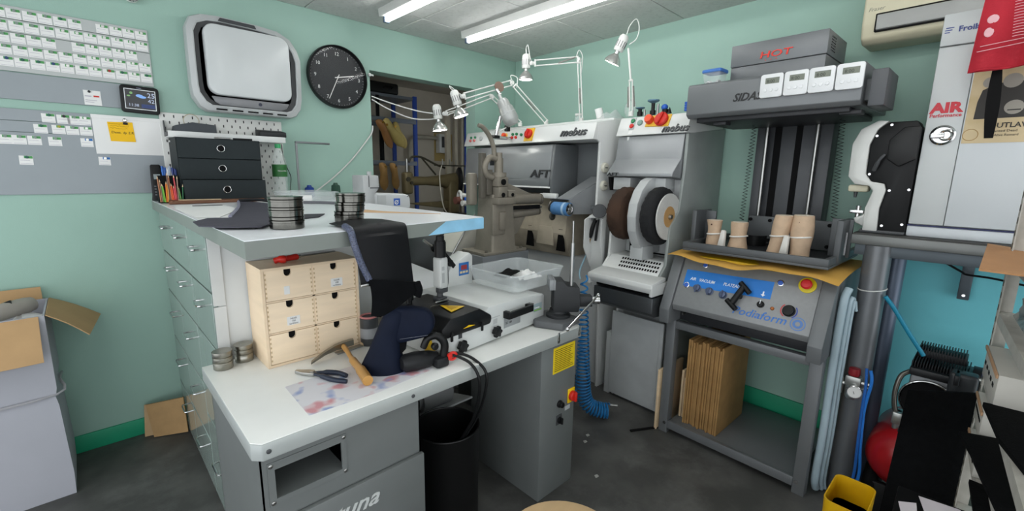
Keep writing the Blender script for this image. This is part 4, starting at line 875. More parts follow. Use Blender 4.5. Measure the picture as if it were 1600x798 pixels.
part('guide_wheel', MB().torus((1.862, .655, 1.215), (1, 0, 0), .030, .008, 24, 8).cyl((1.856, .655, 1.215), (1.868, .655, 1.215), .014, n=14), M('oily_steel', '6A6862', .4, .8), t)
part('guide_wheel', MB().torus((1.870, .640, 1.150), (1, 0, 0), .020, .008, 20, 8).cyl((1.862, .640, 1.150), (1.878, .640, 1.150), .010, n=12), M('oily_steel', '6A6862', .4, .8), t)
part('adjust_arm', MB().bx(1.86, 1.985, .595, .625, 1.262, 1.296, .006).cyl((1.985, .61, 1.28), (2.01, .61, 1.28), .013, n=14), white, t)
# white dust chute on the right
part('dust_chute', MB().prism([(1.508, 1.168), (1.600, 1.175), (1.604, .86), (1.575, .72), (1.520, .72), (1.512, .90)], 'y', .555, .565, .002)
     .prism([(.555, 1.185), (.640, 1.150), (.640, .98), (.565, .84), (.555, .84)], 'x', 1.598, 1.606, .002).prism([(.555, 1.175), (.60, 1.15), (.60, 1.0), (.565, .84), (.555, .84)], 'x', 1.503, 1.510, .002), mw_, t)
part('chute_ledge', MB().prism([(.50, 1.19), (.60, 1.175), (.60, 1.16), (.50, 1.165)], 'x', 1.505, 1.60, .002), mw_, t)
# left end fittings seen beside the doorway
part('side_reel', MB().torus((2.88, .66, 1.225), (.3, 1, 0), .045, .012, 26, 10), white, t)
part('reel_core', MB().cyl((2.86, .64, 1.20), (2.86, .72, 1.20), .030, n=18), M('rusty_core', '6B4238', .7), t)
part('reel_arm', MB().cyl((2.86, .66, 1.245), (2.74, .66, 1.235), .018, n=14), white, t)
part('reel_knob', MB().cyl((2.74, .70, 1.185), (2.74, .74, 1.185), .022, n=16), offwhite, t)
part('reel_blue_knob', MB().cyl((2.755, .69, 1.215), (2.725, .69, 1.215), .018, n=16), blue, t)
# things on top of it
t = thing('clear_bags', 'clump of clear plastic bags lying on the long finishing machine', 'bags', (1.78, .2, 1.773), 1)
part('bag', MB().sheet(14, 10, lambda u, v: (1.66+u*.16, .12+v*.2, 1.785+.055*math.sin(u*PI)*math.sin(v*PI)*(1+.3*math.sin(14*u+6*v))), .0015), clearp2, t)
part('roll', MB().cyl((1.83, .22, 1.774), (1.845, .24, 1.865), .026, n=18), paperw, t)
t = thing('small_jar', 'small clear jar beside the plastic bags on the long machine', 'jar', (2.0, .22, 1.773), 1)
part('glass', MB().lathe([(.03, 0), (.032, .04), (.026, .06)], (2.03, .22, 1.7735), (0, 0, 1), 22), clearp2, t); part('lid', MB().cyl((2.03, .22, 1.834), (2.03, .22, 1.848), .028, n=20), offwhite, t)
t = thing('round_plastic_cover', 'round clear plastic lid standing on the long machine', 'lid', (1.72, .14, 1.773), 1)
part('disc', MB().torus((1.66, .14, 1.86), (.35, 1, .1), .055, .004, 28, 8).lathe([(.001, 0), (.054, 0), (.054, .002), (.001, .002)], (1.66, .14, 1.86), (.35, 1, .1), 28), clearp, t)

# ================================================================== brushing machine
t = thing('brushing_machine', 'white and grey brushing machine with two brush wheels beside the press', 'machine', (1.3, .3, 0), 1)
sidep = [(.012, 0), (.46, 0), (.46, .62), (.50, .74), (.60, .80), (.745, .812), (.760, .858), (.64, .885), (.585, .94), (.572, 1.15), (.490, 1.23), (.462, 1.44), (.455, 1.645), (.012, 1.70)]
part('side_plate', MB().prism(sidep, 'x', 1.075, 1.092, .002), M('side_grey_green_reflection', '8F9592', .3, .1), t)  # green tint paints the reflected wall into the grey side
part('side_plate', MB().prism(sidep, 'x', 1.445, 1.460, .002), mw_, t)
part('back_housing', MB().bx(1.092, 1.445, .012, .40, .02, 1.66, .003), lgrey, t)
fas = part('control_fascia', MB().prism([(.02, 1.652), (.470, 1.650), (.425, 1.757), (.20, 1.775), (.02, 1.775)], 'x', 1.083, 1.530, .005), mw_, t)
G_N = V((0, .107, .045)).normalized(); G_U = V((0, -.045, .107)).normalized()
def gp(tt, k, o=0.0): return V((tt, .470-.045*k, 1.650+.107*k))+G_N*o
def gb(tt, k, r, h, m_, name='push_button'): return part(name, MB().lathe([(r, 0), (r, h*.7), (r*.85, h), (.001, h)], gp(tt, k), G_N, 20), m_, fas)
part('rocker_plate', MB().slab([gp(1.452, .32), gp(1.418, .32), gp(1.418, .95), gp(1.452, .95)], G_N*.004), lgrey, fas)
gb(1.435, .78, .014, .010, greenp); gb(1.435, .50, .014, .010, red); gb(1.385, .66, .017, .010, M('grey_green_button', '7C9A90', .4))
part('rating_plate', MB().slab([gp(1.447, .08), gp(1.423, .08), gp(1.423, .28), gp(1.447, .28)], G_N*.001), paperw, fas)
part('switch_plate', MB().slab([gp(1.345, .42), gp(1.200, .36), gp(1.195, .98), gp(1.340, .98)], G_N*.005), ygp, fas)
gb(1.322, .74, .026, .034, orange, 'emergency_button')
part('main_switch', MB().lathe([(.040, 0), (.040, .014), (.034, .020), (.001, .020)], gp(1.248, .72, .005), G_N, 28), red, fas)
part('switch_grip', MB().tube([gp(1.256, .46, .030), gp(1.240, .98, .030)], .008, 8), red, fas)
text('emblem', 'mebus', .058, embd, fas, gp(1.228, .06, .0015), TX, G_U, .004, .25, sx=1.0, bold=.02)
text('emblem', 'mebus', .058, emb, fas, gp(1.230, .09, .004), TX, G_U, .002, .25, sx=1.0, bold=.012)
hood = part('hood', MB().prism([(.38, 1.648), (.452, 1.646), (.475, 1.512), (.556, 1.432), (.556, 1.415), (.46, 1.408), (.38, 1.408)], 'x', 1.098, 1.520, .004), mg, t)
text('lettering', 'AFT', .026, M('lettering_dark', '26282A', .4), hood, (1.513, .5585, 1.4165), TX, UP, .0015, .12, sx=1.7, bold=.02)
part('hood_return', MB().prism([(.44, 1.406), (.54, 1.410), (.52, 1.33), (.44, 1.33)], 'x', 1.500, 1.518, .002), blackm, t)
part('deflector', MB().bx(1.372, 1.488, .42, .525, 1.335, 1.407, .002), lgrey, t); part('deflector', MB().bx(1.150, 1.252, .42, .525, 1.335, 1.407, .002), lgrey, t)
# guard band between the wheels
ax = V((0, .575, 1.205))
part('guard_band', MB().prism([(.42, 1.412), (.535, 1.412), (.59, 1.392), (.65, 1.34), (.688, 1.27), (.698, 1.20), (.688, 1.12), (.65, 1.05), (.60, 1.0), (.53, .985), (.42, .985)], 'x', 1.212, 1.266, .003), lgrey, t)
part('guard_foot', MB().bx(1.205, 1.285, .50, .62, .955, 1.03, .003), lgrey, t)
def brush(t0, t1, r, m_, nm, seed):
    rings = []; rr = random.Random(seed); n = 64; k = 6
    J = [rr.uniform(.955, 1.01) for _ in range(n)]
    for i in range(k+1):
        tt = t0+(t1-t0)*i/k; e = 1-.10*abs(2*i/k-1)**3
        rings.append([(tt, ax.y+r*e*J[(j+i*3) % n]*math.cos(2*PI*j/n), ax.z+r*e*J[(j+i*3) % n]*math.sin(2*PI*j/n)) for j in range(n)])
    return part(nm, MB().loft(rings), m_, t, smooth=60)
bw = brush(1.108, 1.178, .158, M('black_bristle', '17181A', .85, bump=.6, bscale=220), 'brush_wheel', 3)
part('felt_face', MB().lathe([(.055, 0), (.118, 0), (.124, -.004), (.124, -.012), (.055, -.012)], (1.098, ax.y, ax.z), (1, 0, 0), 44), M('felt_white', 'C2C2BE', .95, bump=.5, bscale=160), bw)
part('wood_hub', MB().lathe([(.001, -.014), (.056, -.014), (.058, -.006), (.058, .01)], (1.098, ax.y, ax.z), (1, 0, 0), 36), M('hub_board', 'B08A58', .6), bw)
part('hub_nut', MB().lathe([(.001, -.030), (.012, -.028), (.014, -.014)], (1.098, ax.y, ax.z), (1, 0, 0), 18), steel, bw)
bw = brush(1.305, 1.395, .152, M('brown_bristle', '3A281C', .9, var=.3, bump=.6, bscale=220), 'brush_wheel', 5)
part('wood_hub', MB().lathe([(.001, -.020), (.060, -.018), (.066, -.004), (.066, .01)], (1.305, ax.y, ax.z), (1, 0, 0), 36), M('hub_brown', '6B4A32', .6), bw)
part('spindle', MB().cyl((1.10, ax.y, ax.z), (1.41, ax.y, ax.z), .014, n=14), steel, t)
part('recess_plate', MB().bx(1.10, 1.44, .40, .425, .96, 1.40, .002), lgrey, t)
part('recess_frame', MB().bx(1.40, 1.405, .425, .44, .97, 1.14).bx(1.10, 1.40, .425, .44, .968, .974), blackm, t)
gr = part('grille_plate', MB().prism([(.42, .955), (.565, .955), (.640, .888), (.630, .876), (.42, .94)], 'x', 1.092, 1.445, .002), mw_, t)
gh = MB()
for r in range(3):
    for c_ in range(15):
        k = .18+.28*r; y = .565+.075*k; z = .955-.067*k; tt = 1.352-c_*.0168-.003*r
        e = V((0, .075, -.067)).normalized(); nn = V((0, .067, .075)).normalized(); o_ = V((tt, y, z))+nn*.0008
        gh.slab([o_+V((.0055, 0, 0))-e*.0075, o_+V((-.0055, 0, 0))-e*.0075, o_+V((-.0055, 0, 0))+e*.0075, o_+V((.0055, 0, 0))+e*.0075], nn*.0006)
part('grille_holes', gh, blackm, gr, stuff=True)
part('dust_tray', MB().prism([(.628, .888), (.762, .866), (.766, .842), (.755, .815), (.735, .815), (.735, .845), (.62, .868)], 'x', 1.05, 1.462, .004), mw_, t)
part('tray_end', MB().bx(1.046, 1.064, .60, .762, .800, .862, .004), mw_, t); part('tray_end', MB().bx(1.448, 1.466, .60, .762, .800, .862, .004), mw_, t)
part('dark_gap', MB().bx(1.055, 1.445, .46, .70, .788, .845), blackm, t)
dr = part('drawer', MB().prism([(.48, .655), (.700, .675), (.728, .700), (.728, .785), (.48, .785)], 'x', 1.060, 1.442, .004), M('drawer_dark_steel', '55585A', .3, .6, var=.06), t)
part('door', MB().bx(1.115, 1.470, .465, .483, .02, .575, .004), M('door_grey', 'BEC2C2', .35, .1), t)
part('door_panel', MB().bx(1.135, 1.430, .483, .487, .04, .575, .002), M('door_grey', 'BEC2C2', .35, .1), t)
part('plinth', MB().bx(1.10, 1.46, .03, .46, 0, .02), dgrey, t)
solo('grey_board', MB().bx(1.475, 1.515, .40, .47, 0, .42, .003), lgrey, 'narrow grey board standing left of the brushing machine door', 'board', (1.495, .43, 0), 1)
# valve knobs on top of the brushing machine
for i, (tt, h, r, m_, lab) in enumerate(((1.462, .050, .028, M('valve_blue_grey', '5C7C90', .4, .3), 'flat grey-blue topped valve, leftmost on the brushing machine'), (1.375, .085, .034, M('valve_blue_grey', '5C7C90', .4, .3), 'tallest flat-topped valve in the middle on the brushing machine'))):
    v = thing('air_valve', lab, 'valve', (tt, .33, 1.775), 1, group='valves on the brushing machine')
    part('stem', MB().cyl((tt, .33, 1.7755), (tt, .33, 1.775+h*.8), .011, n=16), black, v); part('collar', MB().cyl((tt, .33, 1.7755), (tt, .33, 1.80), .017, n=16), black, v)
    part('cap', MB().lathe([(.006, h*.75), (r, h*.92), (r, h), (.001, h+.003)], (tt, .33, 1.775), (0, 0, 1), 24), m_, v)
    part('side_post', MB().cyl((tt-.032, .33, 1.7755), (tt-.032, .33, 1.775+h*.7), .007, n=12), steel, v)
v = thing('air_valve', 'blue-handled valve behind the red switch on the brushing machine', 'valve', (1.30, .33, 1.775), 1, group='valves on the brushing machine')
part('body', MB().cyl((1.295, .33, 1.7755), (1.295, .33, 1.80), .018, n=16), black, v); part('lever', MB().ball((1.300, .33, 1.812), .020, 14, (1, .8, .9)), blue, v); part('spike', MB().lathe([(.014, 0), (.001, .035)], (1.268, .33, 1.7755), (0, 0, 1), 12), black, v)
for i in range(4): solo('blue_clip', MB().bx(1.10+.003*(i % 2), 1.165, .30, .36, 1.7755+i*.0125, 1.7875+i*.0125, .003), blue, ('lowest', 'second lowest', 'second highest', 'topmost')[i]+' blue plastic clip of the stack beside the press', 'clip', (1.13, .33, 1.7755+i*.0125), 1, group='stack of blue clips')
# air gun on the corner machine's edge
t = thing('air_gun', 'black air gun hanging from the edge of the corner machine', 'air gun', (1.52, .545, .9), 1)
part('disc', MB().lathe([(.001, 0), (.040, 0), (.043, .008), (.040, .016), (.001, .018)], (1.525, .60, 1.205), (-.55, .8, .1), 26), M('gun_disc', '3A3D3F', .45), t)
part('trigger', MB().tube([(1.548, .575, 1.150), (1.55, .580, 1.11), (1.555, .585, 1.02)], .008, 8, 3), black, t)
part('grip', MB().tube([(1.565, .575, 1.16), (1.585, .580, 1.10), (1.600, .582, 1.035)], [.012, .013, .011], 10, 4), black, t)
part('valve_body', MB().cyl((1.545, .575, 1.155), (1.600, .570, 1.150), .010, n=12), M('zinc', '9A9C9C', .35, .9), t)
part('fitting', MB().cyl((1.602, .582, 1.03), (1.612, .582, .945), .008, n=8), brass, t)
part('hose_tail', MB().tube([(1.612, .582, .945), (1.63, .60, .88), (1.625, .64, .82), (1.60, .66, .78)], .005, 8, 4), M('hose_clear_blue', '8FB4C4', .3), t)
# blue coil hose
hm = M('hose_blue', '1E6FA8', .32, var=.05)
t = thing('coil_hose', 'bright blue coiled air hose hanging to the floor behind the bench', 'hose', (1.98, 1.40, 0))
pts = []
path = crom([V((1.985, 1.452, .86)), V((1.99, 1.448, .70)), V((1.99, 1.440, .50)), V((1.985, 1.430, .30)), V((1.985, 1.420, .17)), V((2.00, 1.395, .095)), V((2.04, 1.350, .066)), V((2.085, 1.305, .058))], 30)
NT = 38; acc = [0]
for i in range(1, len(path)): acc.append(acc[-1]+(path[i]-path[i-1]).length)
tot = acc[-1]; steps = NT*14
def at_len(s):
    for i in range(1, len(acc)):
        if acc[i] >= s:
            k = (s-acc[i-1])/max(1e-9, acc[i]-acc[i-1]); p = path[i-1].lerp(path[i], k); return p, (path[i]-path[i-1]).normalized()
    return path[-1], (path[-1]-path[-2]).normalized()
for i in range(steps+1):
    f = i/steps; s = tot*(f**.72 if f > 0 else 0)
    p, tg = at_len(min(s, tot*.9999)); x = tg.cross(V((0, 1, .2))).normalized(); y = tg.cross(x)
    rad = .018+.024*min(1, f*1.6); a = 2*PI*NT*f
    pts.append(p+x*rad*math.cos(a)+y*rad*math.sin(a))
part('coil', MB().tube(pts, .0052, 6), hm, t)
part('end_fitting', MB().cyl(pts[-1], pts[-1]+V((.03, -.03, -.004)), .007, n=12), steel, t)
# ================================================================== articulated lamps on the machines
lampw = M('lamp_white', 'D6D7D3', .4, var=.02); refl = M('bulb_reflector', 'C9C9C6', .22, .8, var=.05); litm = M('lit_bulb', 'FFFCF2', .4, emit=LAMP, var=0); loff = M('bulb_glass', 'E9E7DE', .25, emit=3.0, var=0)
def head(t, p, d, s=1.0, lit=True):
    p, d = V(p), V(d).normalized()
    sh = part('socket', MB().lathe([(.006*s, -.052*s), (.020*s, -.050*s), (.029*s, -.038*s), (.031*s, -.02*s), (.031*s, .045*s), (.028*s, .05*s), (.016*s, .05*s)], p, d, 22), lampw, t)
    x = d.orthogonal().normalized(); y = d.cross(x); gs = MB()
    for i in range(12):
        e = x*math.cos(2*PI*i/12)+y*math.sin(2*PI*i/12); gs.tube([p+e*.0309*s-d*.012*s, p+e*.0309*s+d*.028*s], .0022*s, 5)
    part('vent_slots', gs, dgrey, sh, stuff=True)
    bl = part('bulb', MB().lathe([(.015*s, .05*s), (.015*s, .068*s), (.022*s, .074*s), (.042*s, .095*s), (.052*s, .112*s), (.056*s, .124*s), (.054*s, .128*s)], p, d, 30), refl, t)
    part('bulb_face', MB().lathe([(.001, .131*s), (.03*s, .130*s), (.053*s, .1275*s), (.053*s, .126*s), (.001, .1255*s)], p, d, 30), litm if lit else loff, bl)
def arm2(t, A, B, gap, name, m_=None, r=.0042):
    A, B = V(A), V(B); d = (B-A).normalized(); n = V((0, 0, 1))-d*d.z
    n = n.normalized() if n.length > .15 else V((0, 1, 0)).cross(d).normalized()
    mb = MB()
    for s_ in (-1, 1): mb.cyl(A+n*gap*s_, B+n*gap*s_, r, n=8)
    mb.cyl(A-n*gap*1.3, A+n*gap*1.3, r*1.6, n=8); mb.cyl(B-n*gap*1.3, B+n*gap*1.3, r*1.6, n=8)
    return part(name, mb, m_ or lampw, t)
def spring(t, A, B, r=.0055): part('spring', MB().cyl(A, B, r, n=10), M('spring_steel', '8E8D88', .45, .8, bump=.5, bscale=900, stretch=(1, 1, 6)), t)
def bracket(t, p): 
    p = V(p); part('pivot', MB().cyl(p-V((0, .010, 0)), p+V((0, .010, 0)), .014, n=14).cyl(p-V((.010, 0, 0)), p+V((.010, 0, 0)), .012, n=14), lampw, t)
# lamp over the corner machine, arm level to the left
t = thing('work_lamp', 'white jointed work lamp with level arm, head hanging in the middle', 'lamp', (1.94, .30, 1.773), 1)
part('clamp', MB().cyl((1.943, .30, 1.7735), (1.943, .30, 1.80), .016, n=16), lampw, t)
arm2(t, (1.943, .30, 1.80), (1.965, .32, 2.165), .012, 'lower_arm'); spring(t, (1.95, .306, 1.90), (1.956, .312, 2.0))
bracket(t, (1.966, .32, 2.185)); arm2(t, (1.972, .325, 2.185), (2.215, .49, 2.175), .018, 'upper_arm'); spring(t, (1.985, .335, 2.20), (2.08, .40, 2.168))
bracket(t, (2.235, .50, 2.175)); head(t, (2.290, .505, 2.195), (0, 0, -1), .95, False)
part('cable', MB().tube([(2.240, .50, 2.18), (2.262, .50, 2.235), (2.280, .50, 2.300), (2.292, .505, 2.285), (2.290, .505, 2.24)], .003, 6, 5), lampw, t)
part('cable', MB().tube([(1.985, .33, 2.20), (1.970, .32, 2.245), (1.945, .31, 2.20), (1.95, .31, 2.10)], .003, 6, 5), lampw, t)
# lamp on the brushing machine
t = thing('work_lamp', 'white jointed work lamp standing on the brushing machine, head tilted left', 'lamp', (1.505, .36, 1.775), 1)
part('clamp', MB().cyl((1.505, .36, 1.7755), (1.505, .36, 1.80), .015, n=16), lampw, t)
arm2(t, (1.505, .36, 1.80), (1.520, .36, 1.985), .010, 'lower_arm'); spring(t, (1.485, .36, 1.83), (1.50, .36, 1.95)); spring(t, (1.53, .36, 1.83), (1.535, .36, 1.95))
part('upper_arm', MB().cyl((1.520, .36, 1.98), (1.545, .37, 2.17), .0065, n=10), lampw, t)
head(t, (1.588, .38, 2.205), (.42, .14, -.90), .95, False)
part('cable', MB().tube([(1.562, .37, 2.25), (1.545, .365, 2.30), (1.505, .36, 2.325), (1.485, .36, 2.27), (1.50, .36, 2.215), (1.540, .37, 2.19)], .003, 6, 5), lampw, t)
# pair reaching towards the doorway (room axes)
t = thing('work_lamp', 'white jointed work lamp, upper of the two lit heads by the doorway', 'lamp', (2.52, 2.262, 1.773))
part('clamp', MB().cyl((2.535, 2.262, 1.7735), (2.535, 2.262, 1.80), .016, n=16), lampw, t)
arm2(t, (2.535, 2.262, 1.80), (2.315, 2.375, 2.035), .014, 'lower_arm'); spring(t, (2.46, 2.30, 1.88), (2.40, 2.33, 1.945))
bracket(t, (2.30, 2.387, 2.055)); arm2(t, (2.29, 2.388, 2.052), (1.885, 2.40, 1.915), .017, 'upper_arm')
part('shade_disc', MB().lathe([(.001, 0), (.036, 0), (.036, .006), (.001, .006)], (2.16, 2.37, 2.005), (-.2, -1, .2), 26), M('brown_disc', '7A6458', .6), t)
bracket(t, (1.872, 2.405, 1.912)); head(t, (1.852, 2.455, 1.905), (.22, -.20, -.95), .95, True)
part('cable', MB().tube([(1.875, 2.41, 1.915), (1.86, 2.47, 1.955), (1.845, 2.51, 1.985), (1.842, 2.50, 1.97), (1.843, 2.47, 1.95)], .003, 6, 5), lampw, t)
part('cable', MB().tube([(2.31, 2.39, 2.06), (2.30, 2.40, 2.105), (2.335, 2.37, 2.09), (2.33, 2.37, 2.02)], .003, 6, 5), lampw, t)
t = thing('work_lamp', 'white jointed work lamp, lower lit head hanging in front of the doorway', 'lamp', (2.47, 2.47, 1.773))
part('clamp', MB().cyl((2.472, 2.47, 1.7735), (2.472, 2.47, 1.80), .016, n=16), lampw, t)
arm2(t, (2.472, 2.47, 1.80), (2.26, 2.545, 1.965), .012, 'lower_arm')
bracket(t, (2.25, 2.55, 1.975)); arm2(t, (2.24, 2.55, 1.972), (1.83, 2.525, 1.812), .014, 'upper_arm')
bracket(t, (1.818, 2.53, 1.808)); head(t, (1.80, 2.592, 1.822), (.10, -.10, -1), .95, True)
solo('lamp_cable', MB().tube([(1.512, 2.95, 1.905), (1.60, 2.90, 1.85), (1.72, 2.80, 1.79), (1.80, 2.68, 1.78), (1.81, 2.61, 1.79)], .0042, 8, 6), lampw, 'lower white cable sagging from the doorway edge to the lamp', 'cable', (1.6, 2.8, 1.78))
solo('lamp_cable', MB().tube([(1.512, 2.95, 1.925), (1.62, 2.87, 1.882), (1.76, 2.75, 1.835), (1.86, 2.62, 1.82), (1.95, 2.54, 1.85)], .0042, 8, 6), lampw, 'upper white cable stretching from the doorway edge to the lamps', 'cable', (1.6, 2.8, 1.82))
t = thing('cable_hook', 'small white cable clip at the doorway top corner', 'clip', (1.51, 2.94, 2.05)); part('clip', MB().ball((1.502, 2.948, 2.062), .012, 12), white, t); part('pin', MB().cyl((1.502, 2.948, 2.062), (1.52, 2.93, 2.058), .006, n=10), white, t)
# dust pot on chrome stand
t = thing('dust_pot', 'silver-grey bottle-shaped pot held by a chrome stand before the corner machine', 'pot', (2.09, 2.31, 1.72))
part('body', MB().lathe([(.010, -.115), (.014, -.08), (.030, -.078), (.040, -.06), (.042, -.02), (.048, -.018), (.052, .02), (.054, .06), (.050, .075), (.036, .10), (.001, .102)], (2.098, 2.225, 1.83), (.28, -.30, -.80), 30), M('pot_silver', 'A8AAA8', .35, .3), t)
part('neck', MB().cyl((2.085, 2.272, 1.932), (2.067, 2.292, 1.968), .011, n=14), chrome, t)
part('band', MB().torus((2.105, 2.218, 1.812), (.28, -.30, -.80), .051, .003, 30, 6), lgrey, t)
part('stand', MB().cyl((2.085, 2.318, 1.66), (2.10, 2.285, 1.80), .013, n=16), chrome, t)
part('stand_clamp', MB().bx(2.06, 2.11, 2.30, 2.335, 1.655, 1.675, .003).bx(2.12, 2.15, 2.24, 2.27, 1.70, 1.74, .004), black, t)
part('stand_foot', MB().cyl((2.085, 2.318, 1.66), (2.27, 2.34, 1.665), .012, n=12), chrome, t)
part('feed_tube', MB().tube([(2.13, 2.21, 1.79), (2.15, 2.22, 1.745), (2.11, 2.27, 1.715), (2.08, 2.33, 1.68)], .004, 6, 4), lampw, t)

# ================================================================== old patching machine behind the bench
pm = M('old_machine_grey', '857F73', .55, .3, var=.14, scale=10); pm2 = M('old_machine_dark', '625E55', .6, .3, var=.15)
t = thing('patching_machine', 'old grey patching machine on a tapered post behind the bench', 'machine', (1.76, 1.93, 0))
part('stand', MB().bx(1.585, 1.955, 1.86, 2.10, 0, .955, .005), M('stand_grey', '6F7376', .45, .1), t)
part('foot_plate', MB().prism([(1.600, 1.868), (1.945, 1.868), (1.93, 2.085), (1.61, 2.085)], 'z', .955, .972, .003), pm, t)
part('post', MB().loft([[(x, y, z) for x, y in rrect(1.768-a, 1.768+a, 1.96-b, 1.96+b, .015, 3)] for z, a, b in ((.97, .105, .09), (.99, .098, .082), (1.15, .088, .075), (1.30, .082, .07))]), pm, t)
for x in (1.63, 1.91): part('bolt', MB().cyl((x, 1.885, .972), (x, 1.885, .984), .008, n=8), pm2, t)
part('front_plate', MB().bx(1.670, 1.765, 1.872, 1.890, 1.07, 1.245, .004).bx(1.715, 1.76, 1.86, 1.875, 1.10, 1.20, .003), pm, t)
part('head_block', MB().bx(1.685, 1.825, 1.845, 1.95, 1.245, 1.285, .005).bx(1.695, 1.762, 1.85, 1.93, 1.285, 1.345, .006).bx(1.770, 1.832, 1.85, 1.94, 1.285, 1.325, .008), pm, t)
for x, z, r in ((1.728, 1.372, .017), (1.726, 1.300, .013), (1.800, 1.300, .010)): part('bore', MB().cyl((x, 1.852, z), (x, 1.846, z), r, n=16), blackm, t)
part('upper_block', MB().bx(1.690, 1.775, 1.858, 1.94, 1.345, 1.400, .006), pm, t)
part('column', MB().cyl((1.735, 1.90, 1.395), (1.735, 1.90, 1.505), .026, n=18).cyl((1.735, 1.90, 1.505), (1.735, 1.90, 1.535), .020, n=16).cyl((1.735, 1.90, 1.40), (1.735, 1.90, 1.425), .045, n=18), pm, t)
part('guide_slide', MB().bx(1.615, 1.650, 1.91, 1.94, 1.28, 1.53, .004).bx(1.65, 1.69, 1.90, 1.95, 1.30, 1.44, .004), pm2, t)
part('presser_lever', MB().tube([(1.715, 1.90, 1.50), (1.665, 1.90, 1.505), (1.635, 1.905, 1.46), (1.65, 1.905, 1.41), (1.69, 1.90, 1.395)], .017, 10, 5), pm, t)
part('hand_lever', MB().tube([(1.700, 1.90, 1.515), (1.690, 1.895, 1.56), (1.655, 1.89, 1.62), (1.605, 1.885, 1.662), (1.572, 1.885, 1.672)], [.014, .013, .013, .012, .010], 10, 5), pm, t)
part('side_box', MB().bx(1.57, 1.625, 1.95, 2.0, 1.24, 1.42, .014), pm, t)
arm = part('arm', MB().cyl((1.81, 1.935, 1.268), (2.13, 1.945, 1.262), .032, n=22).cyl((1.81, 1.935, 1.172), (2.13, 1.945, 1.186), .026, n=22), pm, t)
part('arm_web', MB().prism([(1.82, 1.165), (2.0, 1.165), (1.93, 1.06), (1.86, 1.03), (1.82, 1.03)], 'y', 1.93, 1.955, .004).prism([(1.82, 1.37), (2.08, 1.285), (1.82, 1.285)], 'y', 1.93, 1.96, .004), pm, t)
part('arm_slot', MB().bx(1.86, 2.10, 1.905, 1.925, 1.205, 1.228, .002), blackm, t)
part('arm_rail', MB().cyl((1.86, 1.912, 1.222), (2.13, 1.92, 1.212), .006, n=10), steel, t)
part('hand_wheel', MB().torus((2.135, 1.935, 1.262), (1, -.3, 0), .027, .008, 24, 8), pm2, t); part('hand_wheel', MB().torus((2.12, 1.93, 1.190), (1, -.3, 0), .020, .006, 20, 8), pm2, t)
# ================================================================== transfer press
pg = M('press_grey', '707375', .4, .2, var=.03); pgd = M('press_dark_grey', '4B4D50', .42, .2, var=.04); pblk = M('press_black', '2B2C2F', .5, .1)
t = thing('heat_press', 'grey vacuum press with overhead hot unit and blue-striped control panel', 'machine', (.67, .30, 0), 1)
for (a, b) in ((.985, 1.035), (.315, .365)):
    for w0 in (.02, .555): part('leg', MB().bx(a, b, w0, w0+.05, 0, .66, .003), pg, t)
part('front_rail', MB().bx(.365, .985, .585, .603, .030, .075, .002), pg, t); part('shelf', MB().bx(.365, .985, .03, .585, .055, .070, .002), pg, t)
part('top_rail', MB().bx(.365, .985, .56, .60, .615, .655, .003), pg, t)
for tt in (1.0, .35): part('bolt', MB().cyl((tt, .603, .06), (tt, .609, .06), .009, n=12), chrome, t)
part('under_box', MB().bx(.36, .99, .05, .56, .66, .73, .003), pblk, t)
# sloped control console
cp = [(.05, .73), (.60, .73), (.655, .735), (.665, .765), (.560, 1.000), (.05, 1.000)]
for a, b in ((.985, 1.040), (.310, .365)): part('console_cheek', MB().prism([(.05, .66), (.685, .66), (.690, .735), (.570, 1.008), (.05, 1.008)], 'x', a, b, .004), pg, t)
part('console', MB().prism(cp, 'x', .367, .983, .003), M('console_grey', '8B8D8E', .38, .25, var=.04, scale=60), t)
CU = V((0, -.105, .235)).normalized(); CN = V((0, .235, .105)).normalized()
def cpt(tt, k, o=.0): return V((tt, .665-.105*k, .765+.235*k))+CN*o
bs = part('blue_stripe', MB().slab([cpt(.955, .42), cpt(.545, .48), cpt(.545, .80), cpt(.955, .76)], CN*.0012), M('stripe_blue', '1F7AD0', .4), t)
wt = M('stripe_white', 'E9EEF2', .5, var=0)
for s_, tt, k in (('AIR', .925, .56), ('VACUUM', .880, .56), ('PLATEAU', .760, .57)): text('lettering', s_, .022, wt, bs, cpt(tt, k, .0013), TX, CU, .0006, .2, bold=.012, sx=.85)
part('arrow', MB().slab([cpt(.588, .545, .0013), cpt(.578, .505, .0013), cpt(.568, .545, .0013)], CN*.0006).slab([cpt(.581, .60, .0013), cpt(.575, .60, .0013), cpt(.575, .54, .0013), cpt(.581, .54, .0013)], CN*.0006), wt, bs)
bp = M('pilot_blue', '3A66C4', .3); kb_ = M('knob_slate', '55607A', .35, .3)
def pilot(tt, k, r=.011):
    b_ = part('push_button', MB().lathe([(r*1.3, 0), (r*1.3, .005), (r*1.05, .006)], cpt(tt, k), CN, 20), chrome, t)
    part('button_cap', MB().lathe([(r, 0), (r, .007), (.001, .008)], cpt(tt, k), CN, 20), bp, b_)
for tt, k in ((.868, .90), (.703, 1.0-.04), (.520, .80), (.935, .44)): pilot(tt, k)
for tt in (.878, .815, .748):
    part('rotary_knob', MB().lathe([(.019, 0), (.019, .004), (.016, .006), (.015, .018), (.001, .020)], cpt(tt, .42-.03*(.878-tt)/.13), CN, 22).tube([cpt(tt, .42-.10, .022), cpt(tt, .42+.04, .022)], .004, 6), kb_, t)
part('clamp_handle', MB().tube([cpt(.690, .26, .028), cpt(.655, .62, .028)], .014, 10).tube([cpt(.715, .30, .030), cpt(.665, .16, .030)], .012, 10).tube([cpt(.675, .66, .030), cpt(.625, .50, .030)], .012, 10).cyl(cpt(.672, .42), cpt(.672, .42, .03), .012, n=14), black, t)
